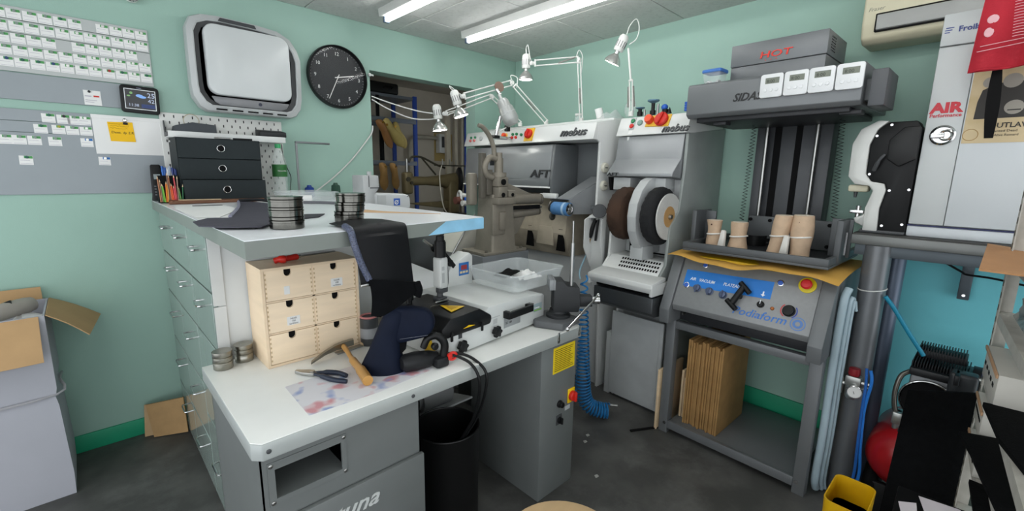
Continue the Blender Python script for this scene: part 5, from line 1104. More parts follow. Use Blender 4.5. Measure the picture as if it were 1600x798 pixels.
part('toggle', MB().lathe([(.016, 0), (.016, .003), (.012, .004), (.011, .014), (.001, .015)], cpt(.577, .36), CN, 18), black, t); part('toggle_mark', MB().tube([cpt(.577, .36, .016), cpt(.577, .43, .016)], .002, 6), wt, t)
part('pilot_lamp', MB().lathe([(.008, 0), (.008, .004), (.005, .008), (.001, .009)], cpt(.527, .33), CN, 16), M('amber', 'B0642A', .3), t)
dl = part('heat_dial', MB().lathe([(.026, 0), (.026, .003), (.022, .005), (.021, .020), (.001, .022)], cpt(.462, .35), CN, 28), black, t)
def arc(par, c, r0, r1, a0, a1, m_, nm):
    n = 14; P = []
    for i in range(n+1):
        a = math.radians(a0+(a1-a0)*i/n); P.append((r1*math.cos(a), r1*math.sin(a)))
    for i in range(n, -1, -1):
        a = math.radians(a0+(a1-a0)*i/n); P.append((r0*math.cos(a), r0*math.sin(a)))
    part(nm, MB().slab([c+V((-1, 0, 0))*x+CU*y for x, y in P], CN*.0008), m_, par)
arc(dl, cpt(.462, .35), .029, .034, 130, 240, M('dial_red', 'C2474A', .5), 'hot_arc'); arc(dl, cpt(.462, .35), .029, .034, -60, 40, M('dial_blue', '3A4FA0', .5), 'cold_arc')
part('stop_collar', MB().lathe([(.034, 0), (.034, .004), (.030, .006), (.001, .006)], cpt(.418, .84), CN, 28), M('stop_yellow', 'E8D21E', .4), t)
part('stop_button', MB().lathe([(.014, .006), (.014, .014), (.021, .016), (.022, .026), (.016, .032), (.001, .033)], cpt(.418, .84), CN, 26), M('stop_red', 'DC2A30', .35), t)
bl_ = M('print_blue', '3E78C8', .6)
text('lettering', 'Podiaform', .052, bl_, t, cpt(.690, .10, .0006), TX, V((.10, *CU[1:])).normalized(), .0006, .35, sx=1.05, bold=.004)
arc(t, cpt(.418, .16), .026, .030, 0, 360, M('seal_blue', '5A80BC', .6), 'seal_ring'); arc(t, cpt(.418, .16), .010, .020, 0, 360, M('seal_blue', '5A80BC', .6), 'seal_ring')
part('vent_pin', MB().cyl((.94, .60, .712), (.94, .625, .712), .006, n=10), steel, t)
# plateau, tray and uprights
part('yellow_plate', MB().bx(.375, .985, .05, .575, 1.000, 1.020, .004), M('plate_yellow', 'D8AE10', .45), t)
kp = part('kraft_sheet', MB().sheet(30, 12, lambda u, v: (1.035-u*.74, .10+v*.555, 1.030+.012*math.sin(u*9+1.2)*v*v-.022*v**4+.004*math.sin(u*23)*v-.012*(1 if False else 0)), .0012), M('kraft_tan', 'DBAA52', .75, var=.05), t)
tr_ = M('tray_grey', '55585A', .45, .2)
part('tray', MB().bx(.345, .975, .08, .62, 1.048, 1.060, .002).bx(.345, .975, .605, .622, 1.060, 1.092, .003).bx(.955, .975, .08, .605, 1.060, 1.092, .003).bx(.345, .365, .08, .605, 1.060, 1.092, .003), tr_, t)
part('tray_liner', MB().bx(.368, .95, .10, .60, 1.060, 1.064), pblk, t)
for a in (.985, .350): part('arm_plate', MB().bx(a-.012, a+.012, .32, .50, 1.06, 1.245, .004), tr_, t)
part('arm_plate', MB().bx(.92, .985, .375, .387, 1.075, 1.240, .003), tr_, t); part('arm_plate', MB().bx(.325, .405, .375, .387, 1.075, 1.245, .003), tr_, t)
for a in (.998, .337): part('arm_slot', MB().bx(a-.003, a+.003, .40, .42, 1.09, 1.19), chrome, t)
colm = pgd
part('mast', MB().bx(.555, .815, .030, .115, 1.02, 1.70, .004), colm, t)
for a, b in ((.735, .768), (.640, .668)): part('mast_slot', MB().bx(a, b, .115, .1175, 1.06, 1.70), blackm, t)
part('mast_rail', MB().bx(.795, .850, .03, .135, 1.02, 1.70, .004), pgd, t); part('mast_rail', MB().bx(.505, .565, .03, .135, 1.02, 1.70, .004), pgd, t)
for a in (.797, .567): part('guide_rod', MB().cyl((a, .145, 1.05), (a, .145, 1.71), .009, n=14), steel, t)
part('back_bracket', MB().bx(.70, .83, .165, .177, 1.07, 1.215, .004).bx(.55, .70, .165, .177, 1.07, 1.225, .004), tr_, t)
bk = part('black_cup', MB().sheet(16, 6, lambda u, v: (.770+.060*math.cos(PI+PI*u), .24+.0*v+.06*math.sin(PI*u), 1.065+.055*v), .003), black, t)
part('bracket_pad', MB().bx(.42, .535, .185, .20, 1.07, 1.215, .004), tr_, t)
for z in (1.09, 1.195):
    for a in (.82, .722, .60, .45): part('bracket_bolt', MB().cyl((a, .177, z), (a, .186 if a != .45 else .206, z), .009, n=12), blackm, t)
def zigzag(tt0, w, z0, tt1, z1, n):
    P = []
    for i in range(n*2+1):
        k = i/(n*2); P.append((tt0+(tt1-tt0)*k+(.011 if i % 2 else -.011), w, z0+(z1-z0)*k))
    return MB().tube(P, .0034, 5)
part('coil_cable', zigzag(.800, .32, 1.70, .815, 1.20, 30), black, t); part('coil_cable', zigzag(.432, .34, 1.70, .410, 1.24, 30), black, t)
# overhead beam and hot unit
beam = part('beam', MB().prism([(.10, 1.706), (.600, 1.700), (.622, 1.715), (.622, 1.845), (.612, 1.856), (.10, 1.856)], 'x', .322, 1.016, .004), pg, t)
part('beam_end', MB().bx(.250, .300, .42, .62, 1.690, 1.822, .004), pgd, t); part('beam_link', MB().bx(.296, .324, .46, .56, 1.72, 1.80, .003), pg, t)
part('beam_underside', MB().bx(.36, .98, .14, .58, 1.680, 1.702, .004), pblk, t)
part('under_foot', MB().bx(.845, .905, .50, .56, 1.664, 1.682, .004), pblk, t); part('under_foot', MB().bx(.325, .40, .50, .56, 1.672, 1.690, .004), pblk, t)
hu = part('hot_unit', MB().prism([(.16, 1.857), (.445, 1.857), (.447, 1.942), (.16, 1.942)], 'x', .499, .893, .003), pg, t)
hl = part('hot_lid', MB().prism([(.155, 1.944), (.450, 1.944), (.452, 2.043), (.155, 2.043)], 'x', .496, .896, .004), pg, t)
text('lettering', 'HOT', .040, M('hot_red', 'D93A2E', .5), hl, (.765, .4535, 1.965), TX, UP, .0008, .1, sx=1.55, bold=.012)
part('red_dots', MB().bx(.735, .739, .4525, .4535, 1.953, 1.957).bx(.712, .716, .4525, .4535, 1.953, 1.957).bx(.690, .694, .4525, .4535, 1.953, 1.957), M('hot_red', 'D93A2E', .5), hl)
vh = MB()
for i in range(4):
    for j in range(6): vh.cyl((.496, .40-.018*i, 1.965+.011*j), (.4945, .40-.018*i, 1.965+.011*j), .003, n=8)
part('vent_holes', vh, blackm, hl, stuff=True)
text('lettering', 'SIDAS', .048, M('emblem_black', '151617', .4), beam, (.797, .6225, 1.757), TX, UP, .0012, .35, sx=.95, bold=.02)
part('beam_screw', MB().cyl((.375, .35, 1.857), (.375, .35, 1.864), .005, n=10), steel, t)
# timers stuck on the beam
LCD = M('timer_lcd', '6E7468', .35); tw_ = M('timer_white', 'DCDEDF', .35, var=.01)
tim = None
for i, (tt, lab) in enumerate(((.637, 'white kitchen timer nearest the black lettering on the press beam'), (.545, 'second white kitchen timer from the black lettering on the press beam'), (.456, 'third white kitchen timer from the black lettering on the press beam'), (.364, 'white kitchen timer at the right end of the press beam'))):
    if tim is None:
        tim = thing('kitchen_timer', lab, 'timer', (tt, .6235, 1.757), 1, group='kitchen timers on the press beam', local=True)
        part('case', MB().prism(rrect(-.044, .044, 0, .096, .010, 4), 'y', 0, .014, .003), tw_, tim)
        lc = part('display', MB().bx(-.030, .024, .0138, .0146, .056, .080, .0005, 1), LCD, tim)
        text('digits', '8:00', .018, M('lcd_digit', '33382F', .5), lc, (.018, .0147, .060), TX, UP, .0003)
        for k in range(3): part('button', MB().lathe([(.0075, 0), (.0065, .003), (.001, .0035)], (-.022+.022*k, .0138, .030), (0, 1, 0), 16), tw_, tim)
    else: dup(tim, (tt, .6235, 1.757), 0, 1, lab)
# tub with blue lid
t = thing('lidded_tub', 'small clear tub with blue lid on the left end of the press beam', 'tub', (.945, .50, 1.857), 1)
part('tub', MB().loft([[(x, y, z) for x, y in rrect(.945-a, .945+a, .50-a, .50+a, .01, 3)] for z, a in ((1.8575, .036), (1.918, .043))]), clearp2, t)
part('contents', MB().sheet(8, 8, lambda u, v: (.915+.06*u, .47+.06*v, 1.866+.022*math.sin(PI*u)*math.sin(PI*v)+.012*math.sin(7*u+2*v)), .004), paperw, t)
part('lid', MB().prism(rrect(.897, .993, .452, .548, .014, 4), 'z', 1.918, 1.934, .004), M('lid_blue', '3F76C4', .35, alpha=.85), t)
# plaster casts in the tray
cast = M('plaster_skin', 'C4A98E', .75, var=.1, scale=22, bump=.25, bscale=70); ctop = M('plaster_top', 'D8CCBA', .85, var=.06, scale=40); bandm = M('white_tape', 'E2E0DA', .7)
def castleg(tt, w, h, r0, r1, lean, label, k=0):
    c = thing('foot_cast', label, 'cast', (tt, w, 1.064), 1, group='plaster leg casts in the press tray')
    rr = random.Random(k); rg = []
    for i in range(9):
        f = i/8; r = r0+(r1-r0)*f+.004*math.sin(f*6+k); z = 1.0645+h*f
        rg.append([(tt+lean*f+r*math.cos(2*PI*j/24)*(1+.04*math.sin(3*2*PI*j/24+k)), w+r*.9*math.sin(2*PI*j/24)*(1+.05*math.cos(2*2*PI*j/24+k)), z) for j in range(24)])
    part('shaft', MB().loft(rg), cast, c)
    part('cut_face', MB().lathe([(.001, .0015), (r1*.88, .001), (r1*.94, -.001)], (tt+lean, w, 1.0645+h), (0, 0, 1), 24), ctop, c)
    zf = .48; part('tape_band', MB().torus((tt+lean*zf, w, 1.0645+h*zf), (.1, 0, 1), (r0+(r1-r0)*zf)*.985, .004, 26, 6), bandm, c)
    part('pin_hole', MB().ball((tt+lean*.85+.004, w+r1*.88, 1.0645+h*.84), .004, 8), M('hole_brown', '4A2A22', .7), c)
castleg(.885, .46, .135, .036, .036, .006, 'leftmost short plaster foot cast with white tape in the press tray', 1)
castleg(.768, .46, .135, .044, .036, 0, 'second plaster foot cast, beside the white wedge', 2)
castleg(.595, .47, .185, .038, .037, -.025, 'tall plaster foot cast leaning right in the press tray', 3)
castleg(.497, .46, .190, .043, .042, 0, 'rightmost tall plaster foot cast in the press tray', 4)
for tt, h, lab in ((.826, .095, 'white wedge standing between the two short foot casts'), (.545, .10, 'white wedge standing between the two tall foot casts')):
    solo('plaster_wedge', MB().prism([(tt-.016, 1.0645), (tt+.020, 1.0645), (tt+.004, 1.0645+h), (tt-.016, 1.0645+h*.95)], 'y', .50, .525, .006), M('wedge_white', 'D9D6CF', .7), lab, 'wedge', (tt, .51, 1.0645), 1)
# flattened boxes on the press shelf
kbx = M('flat_box_cardboard', 'A5804F', .85, var=.12, scale=14, bump=.2)
for i in range(16):
    tt = .928-i*.0118; dz = R_.uniform(-.012, .010); dw = R_.uniform(-.012, .008)
    b_ = MB().prism([(.20, .0712), (.545+dw, .0712), (.545+dw, .552+dz), (.20, .560)], 'x', tt-.0094, tt, .001)
    solo('flattened_carton', b_, kbx, f'flattened brown carton on the press shelf, {ORD[i]} from the left', 'carton', (tt, .37, .0711), 1, group='flattened cartons on the press shelf')
solo('wood_panel', MB().bx(1.042, 1.056, .35, .618, 0, .36, .002), wood, 'pale plywood strip standing against the left leg of the press', 'board', (1.05, .48, 0), 1)
for i, (a, h) in enumerate(((.962, .35), (.945, .31))): solo('wood_panel', MB().bx(a, a+.012, .12, .50, .071, h, .002), wood, ('outer' if i == 0 else 'inner')+' plywood sheet left of the flattened cartons inside the press', 'board', (a, .3, .071), 1)
# ================================================================== right-hand corner: bench, oven, eyelet press
ts = M('steel_bench_top', '6E706E', .35, .5, var=.08); tf = M('steel_bench_frame', '4E565C', .45, .3)
t = thing('steel_table', 'grey steel table carrying the white oven cabinet', 'table', (-.1, .24, 0), 1)
part('top', MB().bx(-.75, .315, .012, .455, 1.150, 1.190, .003), ts, t); part('top_sheet', MB().bx(-.75, .312, .012, .452, 1.190, 1.196), M('rubber_sheet', '3A3A38', .6), t)
part('frame', MB().bx(-.75, .300, .415, .445, 1.105, 1.150, .002), tf, t)
part('post', MB().cyl((.222, .425, .0), (.222, .425, 1.150), .047, n=36), M('post_grey', '6A6D70', .32, .3), t)
part('back_post', MB().cyl((.175, .30, .0), (.175, .30, 1.150), .035, n=28), M('post_blue_grey', '566070', .35, .3), t)
part('wall_bracket', MB().bx(-.058, -.020, .012, .050, .905, 1.150, .003), tf, t); part('bracket_bolt', MB().cyl((-.040, .05, .925), (-.040, .056, .925), .006, n=10), chrome, t)
for z in (.965, .53): part('cable_tie', MB().torus((.222, .425, z), (.12, .1, 1), .0485, .0025, 30, 6), lampw, t)
oven = M('oven_white', 'BFC3C3', .32, var=.015); ovd = M('oven_door_white', 'C9CED1', .28, var=.01)
t = thing('oven_cabinet', 'white laboratory oven cabinet with blue and red lettering on the steel table', 'oven', (-.15, .2, 1.197), 1)
part('body', MB().bx(-.62, .150, .03, .380, 1.215, 2.004, .006), oven, t)
part('plinth', MB().bx(-.62, .150, .03, .395, 1.1965, 1.238, .004), ovd, t)
part('base_line', MB().bx(-.62, .150, .380, .398, 1.239, 1.243), M('line_navy', '2B2F5A', .5), t)
tp = part('top_panel', MB().bx(-.62, .148, .380, .402, 1.912, 2.024, .004), oven, t)
strip = part('handle_strip', MB().bx(.045, .148, .380, .400, 1.246, 1.908, .004), oven, t)
part('door', MB().bx(-.62, .044, .380, .402, 1.246, 1.908, .004), ovd, t)
navy = M('ink_navy', '3C4A86', .5)
text('lettering', 'Froilabo', .026, navy, tp, (.104, .4025, 1.957), TX, UP, .0006, .0, sx=1.0, bold=.03)
part('logo_bars', MB().bx(.116, .138, .402, .4028, 1.972, 1.9755).bx(.120, .140, .402, .4028, 1.964, 1.9675).bx(.126, .140, .402, .4028, 1.956, 1.9595), navy, tp)
redi = M('ink_red', 'C4303C', .5)
text('lettering', 'AIR', .050, redi, strip, (.140, .4005, 1.672), TX, UP, .0006, 0, sx=1.12, bold=.05)
text('lettering', 'Performance', .0185, redi, strip, (.141, .4005, 1.655), TX, UP, .0006, 0, sx=.92, bold=.02)
lk = part('lock', MB().lathe([(.037, 0), (.037, .006), (.032, .010), (.029, .006), (.001, .006)], (.094, .400, 1.588), (0, 1, 0), 36), chrome, strip)
part('lock_lever', MB().bx(.088, .128, .405, .416, 1.577, 1.597, .004).torus((.084, .409, 1.588), (0, 1, 0), .017, .005, 24, 8), chrome, lk)
# poster
def poster_material():
    m = M('old_poster', 'C9B692', .8, var=.12, scale=8, col2='AE9668', c2amt=.6); return m
t = thing('poster', 'sepia portrait poster stuck on the oven door', 'poster', (-.04, .4025, 1.55), 1)
part('sheet', MB().bx(-.160, .040, .4026, .4036, 1.555, 1.820), poster_material(), t)
pk = M('poster_dark', '3C3A38', .8); pp = M('poster_grey', '9A958C', .8); pl2 = M('poster_pale', 'C9C4B6', .8)
part('print_coats', MB().slab([(.018, .4037, 1.700), (.010, .4037, 1.740), (-.025, .4037, 1.760), (-.15, .4037, 1.765), (-.158, .4037, 1.64), (.020, .4037, 1.640)], (0, .0004, 0)), pk, t)
for x, z, r in ((-.060, 1.765, .024), (-.115, 1.755, .026), (-.075, 1.675, .024), (-.005, 1.765, .018)): part('print_face', MB().lathe([(.001, .0009), (r, .0008), (r, 0)], (x, .4037, z), (0, 1, 0), 20), pp if r < .025 else pl2, t)
part('print_moustache', MB().bx(-.092, -.060, .4046, .4049, 1.664, 1.668), pk, t)
text('lettering', 'OUTLAW', .024, pk, t, (-.022, .4037, 1.607), TX, UP, .0004, 0, sx=1.0, bold=.02)
text('lettering', 'Wanted Dead', .012, pk, t, (-.026, .4037, 1.592), TX, UP, .0004); text('lettering', 'or Alive Reward', .011, pk, t, (-.026, .4037, 1.578), TX, UP, .0004)
part('stain', MB().torus((.020, .4038, 1.585), (0, 1, 0), .020, .0012, 26, 5), M('poster_stain', 'A98A5A', .8), t)
# red apron / bag
rc = M('red_cloth', 'A8182A', .75, var=.08, scale=14, bump=.2, bscale=200)
t = thing('red_cloth', 'red printed cloth hanging at the top right corner', 'cloth', (-.05, .55, 1.78), 1)
part('cloth', MB().sheet(20, 16, lambda u, v: (.038-.002*v*0-u*.22+.012*v*(1-u), .53+.018*math.sin(u*11)*(.3+.7*v)+.01*math.sin(v*4), 2.06-v*.275-.004*math.sin(u*9)+.01*u*v), .003), rc, t)
pr_ = M('cloth_print', 'D8A8AE', .8); lm = MB()
for i in range(14):
    k = i/14; z = 1.995-.0088*i; lm.tube([(-.030-.01*k-.07*j/6, .5548, z+.002*math.sin(j)) for j in range(7)], .0011, 5)
part('printed_line', lm, pr_, t)
part('printed_band', MB().tube([(.030-.10*j/6, .5545, 1.862+.010*j/6) for j in range(7)], .0012, 5).tube([(.036-.12*j/6, .5545, 1.846+.013*j/6) for j in range(7)], .0012, 5), pr_, t)
part('printed_motif', MB().ball((.012, .551, 1.945), .014, 12, (1, .15, 1)).ball((.016, .551, 1.905), .013, 12, (.9, .15, 1.2)), pr_, t)
part('hem', MB().tube([(.042-.20*j/10, .535+.018*math.sin(j*1.1)+.0, 1.786+.010*j/10) for j in range(11)], .004, 6, 3), rc, t)
solo('black_strap', MB().sheet(3, 12, lambda u, v: (-.008-.022*u-.012*v-.006*math.sin(v*PI)*(1-2*u)*-1, .50+.012*math.sin(v*3), 1.80-.235*v), .003), blackm, 'black strap hanging below the red cloth in front of the poster', 'strap', (-.02, .5, 1.565), 1)
# eyelet press
eb = M('eyelet_black', '0F1011', .45, spec=.3, var=.1); ew = M('eyelet_white', 'C7C8C4', .35, .1)
t = thing('eyelet_press', 'black and white eyelet press standing left of the oven', 'machine', (.24, .33, 1.197), 1)
PO = [(.153, 1.205), (.240, 1.205), (.244, 1.30), (.232, 1.375), (.240, 1.400), (.285, 1.408), (.306, 1.440), (.308, 1.560), (.290, 1.620), (.258, 1.648), (.170, 1.648), (.153, 1.615)]
part('body', MB().prism(PO, 'x' if False else 'y', .30, .405, .006), eb, t)
PW = [(x+(.010 if x > .2 else 0), z+(.006 if z > 1.6 else 0)) for x, z in PO]
part('front_shell', MB().prism([(.241, 1.205), (.290, 1.205), (.292, 1.30), (.275, 1.372), (.290, 1.392), (.340, 1.398), (.366, 1.430), (.368, 1.565), (.345, 1.625), (.290, 1.656), (.258, 1.652), (.290, 1.620), (.309, 1.560), (.307, 1.440), (.286, 1.410), (.241, 1.402), (.233, 1.375), (.245, 1.30)], 'y', .292, .412, .004), ew, t)
part('side_cover', MB().prism([(.155, 1.50), (.205, 1.47), (.245, 1.50), (.247, 1.575), (.205, 1.625), (.155, 1.625)], 'y', .405, .425, .006), M('cover_black2', '0F1011', .5), t)
part('side_lever', MB().tube([(.282, .412, 1.455), (.268, .425, 1.495), (.252, .425, 1.520)], [.008, .006, .004], 8, 3), dgrey, t)
for x, z in ((.295, 1.440), (.290, 1.595), (.248, 1.636), (.222, 1.375), (.162, 1.38), (.228, 1.23), (.165, 1.24)): part('rivet', MB().cyl((x, .405, z), (x, .4085, z), .005, n=10), chrome, t)
part('lower_jaw', MB().prism([(.262, 1.205), (.325, 1.235), (.330, 1.255), (.310, 1.262), (.285, 1.285), (.262, 1.30)], 'y', .33, .385, .005), ew, t)
part('anvil', MB().cyl((.322, .358, 1.250), (.322, .358, 1.305), .009, n=14).bx(.300, .350, .338, .378, 1.272, 1.288, .003), chrome, t)
part('die_collar', MB().bx(.295, .365, .33, .39, 1.365, 1.395, .008), M('die_cream', 'C9C4AC', .4), t); part('die', MB().cyl((.340, .36, 1.365), (.340, .36, 1.340), .008, .005, n=12), dgrey, t)
part('base', MB().bx(.153, .300, .29, .41, 1.1965, 1.210, .003), dgrey, t)
# air conditioner
ac = M('ac_cream', 'CFC9AE', .45, var=.02)
t = thing('air_conditioner', 'cream wall air conditioner above the oven at the top edge', 'air conditioner', (0, .1, 2.0), 1)
part('body', MB().prism([(.003, 2.015), (.17, 2.010), (.205, 2.030), (.222, 2.09), (.222, 2.24), (.19, 2.285), (.003, 2.29)], 'x', -.52, .438, .012, 3), ac, t)
lv = part('louvre', MB().prism([(.205, 2.055), (.226, 2.060), (.228, 2.118), (.215, 2.120)], 'x', -.50, .385, .002), M('louvre_grey', 'A4A5A2', .4), t)
part('louvre_edge', MB().bx(.385, .389, .214, .2285, 2.052, 2.122).bx(-.50, .387, .222, .2275, 2.120, 2.124).bx(-.50, .387, .214, .2260, 2.050, 2.055), blackm, t)
text('lettering', 'Fraser', .022, M('ac_ink', '8C8A7A', .5), t, (.420, .2222, 2.138), TX, UP, .0004, .3)
# regulator and hoses on the post
t = thing('air_regulator', 'air regulator with red knob and round gauge strapped to the table post', 'regulator', (.22, .49, .45), 1)
part('bowl', MB().lathe([(.016, 0), (.022, .01), (.024, .05), (.022, .062)], (.225, .492, .485), (0, 0, 1), 20), M('alu', 'A8AAA6', .3, .8), t)
part('body', MB().bx(.195, .250, .470, .512, .545, .590, .005), M('alu', 'A8AAA6', .3, .8), t)
part('knob', MB().lathe([(.020, 0), (.022, .008), (.020, .03), (.001, .032)], (.224, .492, .592), (0, 0, 1), 20), M('dark_red', '8A1C24', .4), t)
gg = part('gauge', MB().lathe([(.022, 0), (.027, .004), (.028, .016), (.026, .018), (.025, .015), (.001, .015)], (.214, .512, .530), (-.35, 1, 0), 26), chrome, t)
part('gauge_face', MB().lathe([(.001, .0158), (.0245, .0156), (.0245, .014)], (.214, .512, .530), (-.35, 1, 0), 24), paperw, gg)
part('gauge_needle', MB().tube([V((.214, .512, .530))+V((-.35, 1, 0)).normalized()*.0165+V((0, 0, -.008)), V((.214, .512, .530))+V((-.35, 1, 0)).normalized()*.0165+V((.008, 0, .012))], .001, 5), inkblack, gg)
part('coupling', MB().cyl((.262, .49, .50), (.262, .49, .575), .011, n=14).cyl((.25, .49, .545), (.275, .49, .545), .012, n=12), brass if False else steel, t)
part('outlet', MB().cyl((.195, .49, .565), (.165, .49, .565), .010, n=12), steel, t)
hb_ = M('hose_bright_blue', '2A7AD0', .35)
solo('air_hose', MB().tube([(.172, .49, .63), (.162, .50, .58), (.170, .505, .46), (.162, .51, .30), (.150, .515, .16), (.175, .53, .05), (.21, .56, .012)], .0062, 8, 6), hb_, 'bright blue air hose running down from the regulator', 'hose', (.165, .5, 0), 1)
solo('air_hose', MB().tube([(.186, .49, .635), (.178, .505, .56), (.176, .515, .44), (.17, .52, .30), (.166, .525, .15), (.19, .545, .04), (.23, .575, .012)], .0055, 8, 6), M('hose_mid_blue', '2562B0', .35), 'darker blue air hose beside the bright one under the regulator', 'hose', (.17, .5, 0), 1)
ph = M('hose_pale', 'A9BDC6', .3, var=.04)
for i, (a, w, r, lab) in enumerate(((.290, .545, .0155, 'thickest pale hose standing between press and table post'), (.272, .52, .009, 'thin pale hose right of the thickest hose by the press'), (.262, .505, .007, 'thinnest pale hose closest to the table post'))):
    solo('vacuum_hose', MB().tube([(a-.008, w-.02, .97-.05*i), (a, w, .90), (a+.003, w, .60), (a, w+.005, .30), (a+.004, w, .09), (a+.002, w-.03, .012 if i else .02)], r, 12, 5), ph, lab, 'hose', (a, w, 0), 1)
solo('teal_hose', MB().tube([(.172, .45, .945), (.140, .44, .90), (.08, .42, .80), (.028, .41, .722)], .008, 10, 5), M('hose_teal', '1E86A4', .4), 'straight teal hose from the table post to the compressor', 'hose', (.1, .43, .72), 1)
solo('mains_cable', MB().tube([(.10, .10, 1.10), (.05, .10, 1.075), (-.02, .10, 1.035), (-.04, .10, 1.025), (-.12, .10, 1.022), (-.24, .10, 1.005), (-.35, .10, .99)], .0045, 8, 5), black, 'black cable drooping along the turquoise wall under the table', 'cable', (-.1, .1, .99), 1)
# compressor
rt_ = M('tank_red', 'A8161C', .3, var=.08, coat=.3); cb = M('compressor_black', '1B1C1E', .45); cg = M('compressor_grey', '7C7E80', .4, .3)
t = thing('air_compressor', 'red-tanked air compressor with black finned head under the table', 'compressor', (-.05, .3, 0), 1)
part('tank', MB().lathe([(.001, 0), (.06, .006), (.105, .03), (.130, .075), (.135, .11), (.135, .36), (.12, .41), (.07, .44), (.001, .45)], (.020, .53, .270), (0, -1, 0), 36), rt_, t)
part('wheel', MB().torus((.115, .40, .105), (1, 0, 0), .075, .028, 28, 10), blackm, t)
part('foot', MB().bx(-.07, .11, .46, .49, .0, .15, .004), cb, t)
part('saddle', MB().bx(-.14, .06, .14, .46, .365, .40, .004), cb, t)
part('valve_block', MB().bx(.045, .085, .40, .46, .42, .47, .004).cyl((.07, .43, .39), (.07, .43, .47), .012, n=12), M('alu', 'A8AAA6', .3, .8), t)
part('crankcase', MB().bx(-.115, .055, .24, .43, .40, .640, .01), cg, t)
for i in range(3): part('case_slot', MB().bx(-.085+.05*i, -.050+.05*i, .43, .4325, .56, .572), blackm, t)
part('head_plate', MB().bx(-.125, .060, .23, .44, .640, .672, .006), cb, t)
for i in range(20): part('cooling_fin', MB().bx(.054-i*.0085, .058-i*.0085, .25, .42, .672, .694, .001, 1), cb, t)
for i in range(17): part('cooling_fin', MB().bx(.046-i*.0085, .050-i*.0085, .23, .33, .70, .735, .001, 1), cb, t)
part('head_block', MB().bx(-.095, .052, .235, .325, .69, .722, .003), cb, t)
part('copper_pipe', MB().tube([(.058, .41, .645), (.082, .43, .62), (.090, .44, .55), (.082, .44, .48), (.07, .43, .46)], .009, 10, 5), M('pipe_grey', '77736C', .3, .8), t)
part('motor', MB().cyl((-.20, .34, .63), (-.115, .34, .63), .075, n=28), cb, t)
part('motor_rim', MB().tube([(-.085, .445, .60), (-.095, .448, .665), (-.13, .45, .69), (-.19, .45, .69)], .008, 8, 4), M('alu', 'A8AAA6', .3, .8), t)
part('fan_guard', MB().torus((-.01, .445, .545), (0, 1, 0), .085, .005, 36, 8), chrome, t)
part('fan_shroud', MB().lathe([(.080, 0), (.084, .012), (.02, .014), (.001, .014)], (-.01, .431, .545), (0, 1, 0), 30), blackm, t)
part('handle', MB().bx(-.085, -.07, .42, .50, .66, .70, .004), cb, t)
part('motor_cover', MB().bx(-.135, -.055, .40, .47, .53, .70, .012, 3), M('cover_dark_grey', '2E3032', .4), t)
part('blue_tap', MB().bx(-.150, -.138, .43, .45, .70, .76, .004), blue, t)
# black foam sheets
fo = M('black_foam', '0B0C0D', .95, spec=.1, var=.25, scale=60, bump=.4, bscale=250)
solo('foam_board', MB().slab([(.052, .74, .002), (-.150, .63, .002), (-.145, .615, .695), (.036, .70, .668)], (0, -.012, 0)), fo, 'large black foam board standing in front of the compressor', 'foam sheet', (-.04, .74, 0), 1)
t = thing('yellow_tub', 'yellow open plastic tub on the floor at the bottom edge', 'tub', (.14, .92, 0), 1)
yb = rrect(.060, .185, .785, 1.0, .03, 5)
part('tub', MB().loft([[(.1225+(x-.1225)*k, .8925+(y-.8925)*k, z) for x, y in yb] for z, k in ((.0, .85), (.02, .88), (.27, .99), (.29, 1.0), (.29, .94), (.26, .92), (.05, .80))]), M('tub_yellow', 'E0AE12', .35, var=.04), t)
part('contents', MB().loft([[(.1225+(x-.1225)*k, .8925+(y-.8925)*k, .20) for x, y in yb] for k in (.86, .01)]), M('dark_fill', '2A2014', .8), t)
# ------------------------------------------------------------------ storage shelf at the right edge
SR = math.radians(182.9); SO = (2.105, -.111)
t = thing('storage_shelf', 'worn white perforated shelf rack at the right edge', 'shelf', (*SO, 0), rot=SR, local=True)
# local x: along the rack front towards the viewer, local y: into the rack
sw_ = M('shelf_worn_white', 'A8A59C', .55, var=.1, scale=14, col2='BDBAB2', c2amt=.45)
for x in (0, 1.55):
    for y in (0, .36): part('upright', MB().bx(x, x+.003, y, y+.034, 0, 1.95).bx(x, x+.034, y, y+.003, 0, 1.95), sw_, t)
ho = MB()
for i in range(46): ho.prism(rrect(.010, .026, .05+i*.04, .070+i*.04, .006, 3), 'y', -.0008, .0002)
part('upright_slots', ho, M('slot_shadow', '5A5850', .8), t, stuff=True)
for z in (.30, .540, .652, .790, 1.0, 1.185, 1.55):
    part('shelf_board', MB().bx(.004, 1.55, .006, .36, z, z+.005), sw_, t); part('shelf_lip', MB().bx(.034, 1.55, .002, .006, z-.028, z+.005), sw_, t)
dw = M('drawer_white', 'BFBCB4', .5, var=.05)
for i, (z, x0, x1, h) in enumerate(((.796, .04, .35, .10), (.658, .05, .24, .08), (.546, .05, .28, .06))):
    o = thing('shelf_drawer', f'shallow white slotted drawer on the {("upper", "middle", "lower")[i]} level of the rack', 'drawer', (*SO, z), rot=SR, local=True, group='slotted drawers in the rack')
    part('box', MB().bx(x0, x1, -.006, .30, .0, h, .003), dw, o)
    for k in range(5): part('slot', MB().bx(x0+.02+k*(x1-x0-.04)/5, x0+.045+k*(x1-x0-.04)/5, -.0072, -.006, h*.45, h*.56), blackm, o)
    part('wood_lip', MB().bx(x0, x1, -.011, -.006, h-.012, h, .002), M('lip_wood', 'B48E6C', .6), o)
t = thing('plastic_wrap', 'crumpled grey plastic wrap under the cardboard in the rack', 'plastic wrap', (*SO, 1.006), rot=SR, local=True)
